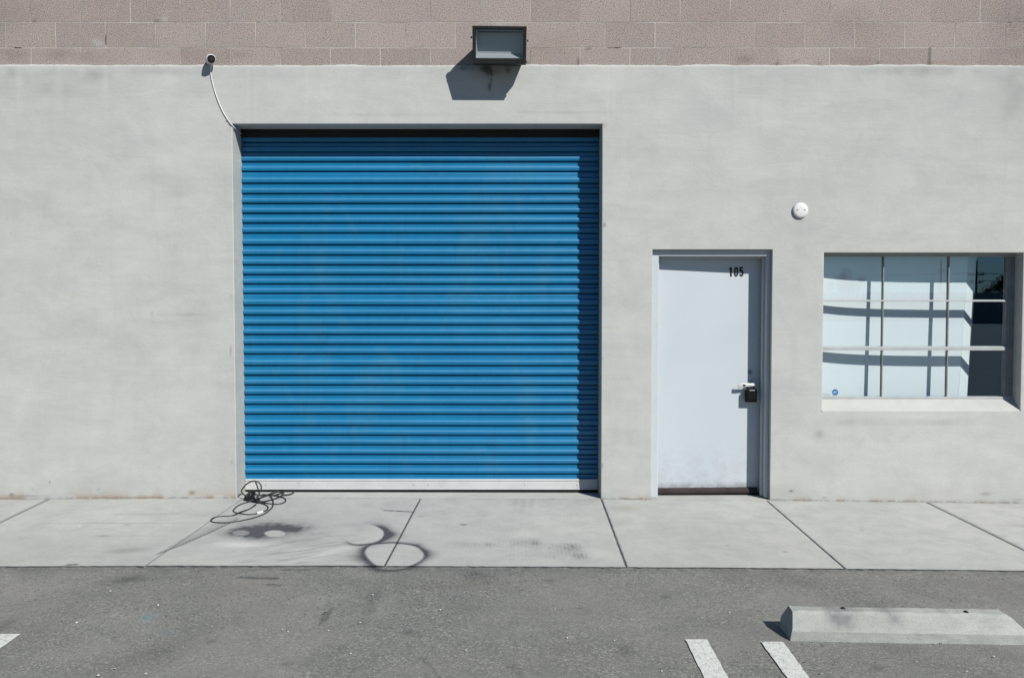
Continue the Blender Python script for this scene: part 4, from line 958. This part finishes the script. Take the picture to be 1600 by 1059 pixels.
for L in (loopA, loopB, loopC, loopD, loopE, loopF, loopG, loopH):
    for k, p in enumerate(L):
        g_ = float(gz(p.x, p.y)) + (.004 if p.y > 0 else 0) + .0065
        if p.z < g_: p.z = g_
    tube(bm, spline(L, 9), .0058, 8)
obj('cable', bm, M['cord'], EC, smooth=True)
bm = NB()                                 # square adapter lying over its plug
z_ = lambda p, h: Vector((p.x, p.y, float(gz(p.x, p.y)) + h))
foot = [g10(592, 425, 0), g10(725, 455, 0), g10(850, 480, 0), g10(800, 415, 0), g10(700, 395, 0)]
b0 = [z_(p, .004) for p in foot]
t0 = [b0[0] + Vector((.01, .012, .035)), w10(705, 345, -.06), w10(800, 425, -.10), w10(772, 335, -.03), w10(690, 262, -.03)]
t0[0] = w10(612, 362, -.05)
prism(bm, b0, [t0[0], t0[1], t0[2], t0[3], t0[4]])
bevel(obj('adapter', bm, M['black'], EC), .005, 2)
bm = NB(); pr4 = [w10(692, 268, -.03), w10(768, 262, -.03), w10(775, 345, -.03), w10(700, 350, -.05)]; prism(bm, pr4, [p + Vector((0, .04, 0)) for p in pr4]); bevel(obj('plug', bm, M['black'], EC), .004, 2)
bm = NB(); a = g10(812, 634, .010); b = g10(902, 612, .010); tube(bm, [a, a + (b-a)*.03, lerp(a, b, .97), b], .0095, 12); t_ = obj('cable_tag', bm, M['white'], EC, smooth=False); t_['label'] = 'white wrapped tag'

# ------------------------------------------------------------------ wheel stop
a = G(1233.5, 999); b = G(1600, 1005); ux = (b-a).normalized(); uy = Vector((-ux.y, ux.x, 0)).normalized(); Ls = 1.235
WS = empty('wheel_stop', a + ux*Ls/2 + uy*.1); tag(WS, 'grey concrete wheel stop with scuffed face on the asphalt in front of the window', 'wheel stop')
prof = [(0, -.01), (.001, .02), (.002, .042), (.014, .057), (.026, .0725), (.038, .088), (.050, .103), (.062, .118), (.070, .122), (.132, .122), (.140, .118), (.198, .045), (.2, -.01)]
ns = 90; rows = []
bm = NB()
for k in range(ns+1):
    t = k/ns; row = []
    for y_, z_2 in prof:
        hfr = max(0, z_2)/.122
        xa = .004 + .030*hfr; xb = Ls - .004 - .135*hfr**1.1
        x_ = xa + (xb-xa)*t
        jit = (float(vnoise(np.array([[x_*1+20, y_*9+z_2*7+20]]), 26, 71)[0])-.5)
        edge_ = .011 if k in (0, ns) else (.006 if y_ in (.062, .070) else .003)
        p = a + ux*x_ + uy*(y_ + jit*edge_); p.z = a.z + ux.z*x_ + z_2 + jit*edge_
        row.append(bm.verts.new(p))
    rows.append(row)
for r1, r2 in zip(rows, rows[1:]):
    for k in range(len(prof)-1): bm.faces.new((r1[k], r1[k+1], r2[k+1], r2[k]))
bm.faces.new(rows[0]); bm.faces.new(rows[-1][::-1])
def stop_mat():
    m = Mat('old_cast_concrete', .9, spec=.2); c = m.co()
    big = m.noise(c, 3, 5, .65, .4); mid = m.noise(m.co((.8, 3, 3)), 9, 6, .7, .5); fine = m.noise(c, 190, 3, .75); sc = m.noise(m.co((1, 30, 30)), 6, 5, .7)
    col = m.mix(m.ramp(big, (.35, 0.), (.65, 1.)), (.37, .39, .37), (.48, .49, .455))
    col = m.mix(m.math('MULTIPLY', m.ramp(mid, (.48, 0.), (.72, 1.)), .55), col, (.28, .295, .285))
    col = m.mix(m.math('MULTIPLY', m.ramp(sc, (.55, 0.), (.75, 1.)), .35), col, (.50, .52, .50))
    col = m.mix(m.math('MULTIPLY', m.ramp(fine, (.36, 1.), (.46, 0.)), .4), col, (.12, .12, .12))
    a_ = m.attr('stain_glint'); col = m.mix(m.math('MULTIPLY', a_[0], .8), col, (.10, .11, .13)); col = m.mix(m.math('MULTIPLY', a_[2], .5), col, (.55, .57, .55))
    return m.out(col, normal=m.bump(m.math('ADD', fine, m.math('MULTIPLY', mid, .8)), .4, .004))
M['stop'] = stop_mat()
o = obj('body', bm, M['stop'], WS)
n = len(o.data.vertices); co = np.empty(n*3, np.float32); o.data.vertices.foreach_get('co', co); co = co.reshape(-1, 3) + np.array(root_loc(WS))
S = np.zeros((n, 4)); S[:, 3] = 1; along = (co - np.array(a)) @ np.array(ux); hgt = co[:, 2] - a.z
for s0, wd_, am in ((.225, .035, .55), (.30, .045, .75), (.26, .05, .3), (.52, .035, .55), (.56, .03, .3), (1.02, .05, .35)):
    S[:, 0] += am*np.exp(-((along-s0)/wd_)**2)*np.clip((hgt-.03)/.05, 0, 1)*(.4+.8*vnoise(np.stack([along*.3+9, hgt*3+9], 1), 160, 72))
S[:, 2] += .6*np.exp(-((hgt-.115)/.008)**2)*(vnoise(np.stack([along+9, hgt+9], 1), 24, 73) > .4)
set_stain_glint(o.data, np.clip(S, 0, 1)); bevel(o, .004, 2, 30)
for px, py in ((1317, 949.5), (1509, 953.5)):
    d = ray(px, py); t = (a.z + .122 - CAMH)/d.z; q = Vector((d.x*t, CAMY + d.y*t, a.z+.1225 + ux.z*((px-1233)/320)))
    bm = NB(); lathe(bm, [(.014, 0), (.0135, .0015), (.009, .002), (.008, .007), (.003, .009)], frame_at(q, (0, 0, 1)), 16); obj('anchor_pin', bm, M['rubber'], WS)

# ------------------------------------------------------------------ loose chips on the ground
bm = NB()
def chip(px, py, s, dark=False, h=.0):
    p = G(px, py); r = random.Random(int(px*7+py)); vs = bmesh.ops.create_icosphere(bm, subdivisions=1, radius=s, matrix=Matrix.Translation(p + Vector((0, 0, s*.3))))['verts']
    for v in vs: v.co += Vector([(r.random()-.5)*s*.7 for _ in range(3)]); v.co.z = p.z + (v.co.z-p.z)*.55
for px, py, s in ((125, 822, .007), (172, 923, .006), (247, 945, .008), (120, 972, .007), (228, 1052, .006), (153, 1055, .008), (582, 929, .008), (1172, 773, .010), (1166, 776, .006), (1021, 778, .006), (1030, 781, .005), (395, 880, .004), (283, 879, .004), (728, 1015, .006), (886, 996, .006), (1471, 1004, .006), (1460, 1004.5, .005), (688, 952, .005), (960, 1000, .005), (1553, 1025, .005)):
    chip(px, py, s)
for k in range(26):
    px, py = rng.rand()*1600, 900 + 158*rng.rand()**.8; chip(px, py, .0022 + .0028*rng.rand())
tag(obj('loose_gravel', bm, M['stone']), kind='stuff')

# ------------------------------------------------------------------ across the lot: what the window glass mirrors
def far(px, dist, z=0): return Vector(((px-PX0)/F*(dist+7.1+.3), -dist, z))
def topz(py, dist): return CAMH + (467-py)/F*(dist+7.1)
bm = NB()
for k in range(60):
    x0 = -150 + k*8; box(bm, (x0, -61.2, -.3), (x0+7.98, -61, topz(457, 61)+.06*math.sin(k*1.7))); box(bm, (x0-.02, -61.3, -.3), (x0+.3, -60.9, topz(455.5, 61)))
tag(obj('boundary_wall', bm, M['farwall'], origin=(0, -61, 0)), 'low pale boundary wall across the lot, mirrored in the right window panes', 'wall')
def upole(px, arms, label, h):
    b = far(px, 200, -.1); U_ = empty('utility_pole', b); tag(U_, label, 'utility pole', 'utility poles beyond the lot')
    bm = NB(); tube(bm, [b, b + Vector((0, 0, h*.5)), b + Vector((0, 0, h))], lambda t: .26-.08*t, 10); obj('pole', bm, M['wood'], U_)
    for z, wd in arms:
        bm = NB(); box(bm, (b.x-wd, b.y-.12, z-.12), (b.x+wd, b.y+.12, z+.12)); obj('crossarm', bm, M['wood'], U_)
        for s in (-.9, -.5, .5, .9):
            bm = NB(); lathe(bm, [(.09, 0), (.12, .15), (.07, .4)], frame_at((b.x+s*wd, b.y, z+.11), (0, 0, 1)), 8); obj('insulator', bm, M['dull'], U_)
    return b
z1, z2 = topz(428, 200), topz(440, 200)
pa = upole(1527, [(z1, 1.9), (z2, 1.5)], 'utility pole with two crossarms mirrored in the top right window pane', topz(405, 200))
pb = upole(1468, [(topz(424, 200), .8)], 'plain utility pole mirrored in the top middle window pane', topz(407, 200))
bm = NB()
for k in range(4):
    za = z1 + .5 - (k % 2)*(z1-z2)
    for s in (-1, 1):
        e = Vector((pa.x + s*60, pa.y + 4, za+.3)); m_ = Vector((pa.x + s*30, pa.y, za-.9)); p0 = Vector((pa.x + (k-1.5)*.9, pa.y, za)); tube(bm, spline([p0, lerp(p0, m_, .5) + Vector((0, 0, -.2)), m_, e], 6), .035, 4)
tag(obj('power_lines', bm, M['black'], origin=pa), 'thin power lines strung from the two-arm utility pole', 'power line')
b = far(1549, 150, -.1); SL = empty('street_lamp', b); tag(SL, 'single arm street lamp mirrored in the top right window pane', 'street lamp'); h = topz(443, 150)
bm = NB(); tube(bm, spline([b, b + Vector((0, 0, h*.6)), b + Vector((0, 0, h-.4)), b + Vector((.3, 0, h-.05)), b + Vector((1.3, 0, h))], 6), .09, 8); obj('pole', bm, M['dull'], SL)
bm = NB(); box(bm, tuple(b + Vector((1.2, -.15, h-.06))), tuple(b + Vector((1.9, .15, h+.08)))); bevel(obj('lamp_head', bm, M['dull'], SL), .03)
def tree(px, dist, h, r, label, seed):
    b = far(px, dist, -.1); T = empty('tree', b); tag(T, label, 'tree', 'trees beyond the lot'); rr_ = random.Random(seed)
    bm = NB(); tube(bm, spline([b, b + Vector((.1, 0, h*.3)), b + Vector((0, .1, h*.7))], 5), lambda t: .25-.15*t, 8)
    for k in range(6):
        an = k*1.05; s0 = b + Vector((0, 0, h*(.3+.06*k))); tube(bm, [s0, s0 + Vector((math.cos(an)*r*.4, math.sin(an)*r*.4, h*.12)), s0 + Vector((math.cos(an)*r*.7, math.sin(an)*r*.7, h*.26))], lambda t: .09-.06*t, 6)
    obj('trunk', bm, M['bark'], T); bm = NB()
    cl = [(b + Vector((rr_.gauss(0, r*.5), rr_.gauss(0, r*.5), h*.68 + rr_.gauss(0, h*.14))), r*(.25+.3*rr_.random())) for _ in range(22)]
    for c_, cr in cl:
        for _ in range(110):
            d = Vector([rr_.gauss(0, 1) for _ in range(3)]).normalized()*cr*(rr_.random()**.4); p = c_ + d; s = .10+.10*rr_.random()
            u = Vector([rr_.gauss(0, 1) for _ in range(3)]).normalized()*s; v = u.orthogonal().normalized()*s*.6; bm.faces.new([bm.verts.new(q) for q in (p-u, p+v, p+u, p-v)])
    obj('crown', bm, M['leaf'], T)
tree(1571, 150, topz(432, 150), 2.6, 'leafy tree mirrored at the right edge of the top window pane', 3)
tree(1317, 150, topz(432, 150), 2.4, 'round leafy tree mirrored in the top left window pane', 5)
tree(1590, 150, topz(425, 150), 3.0, 'taller leafy tree beyond the boundary wall at the far right', 9)
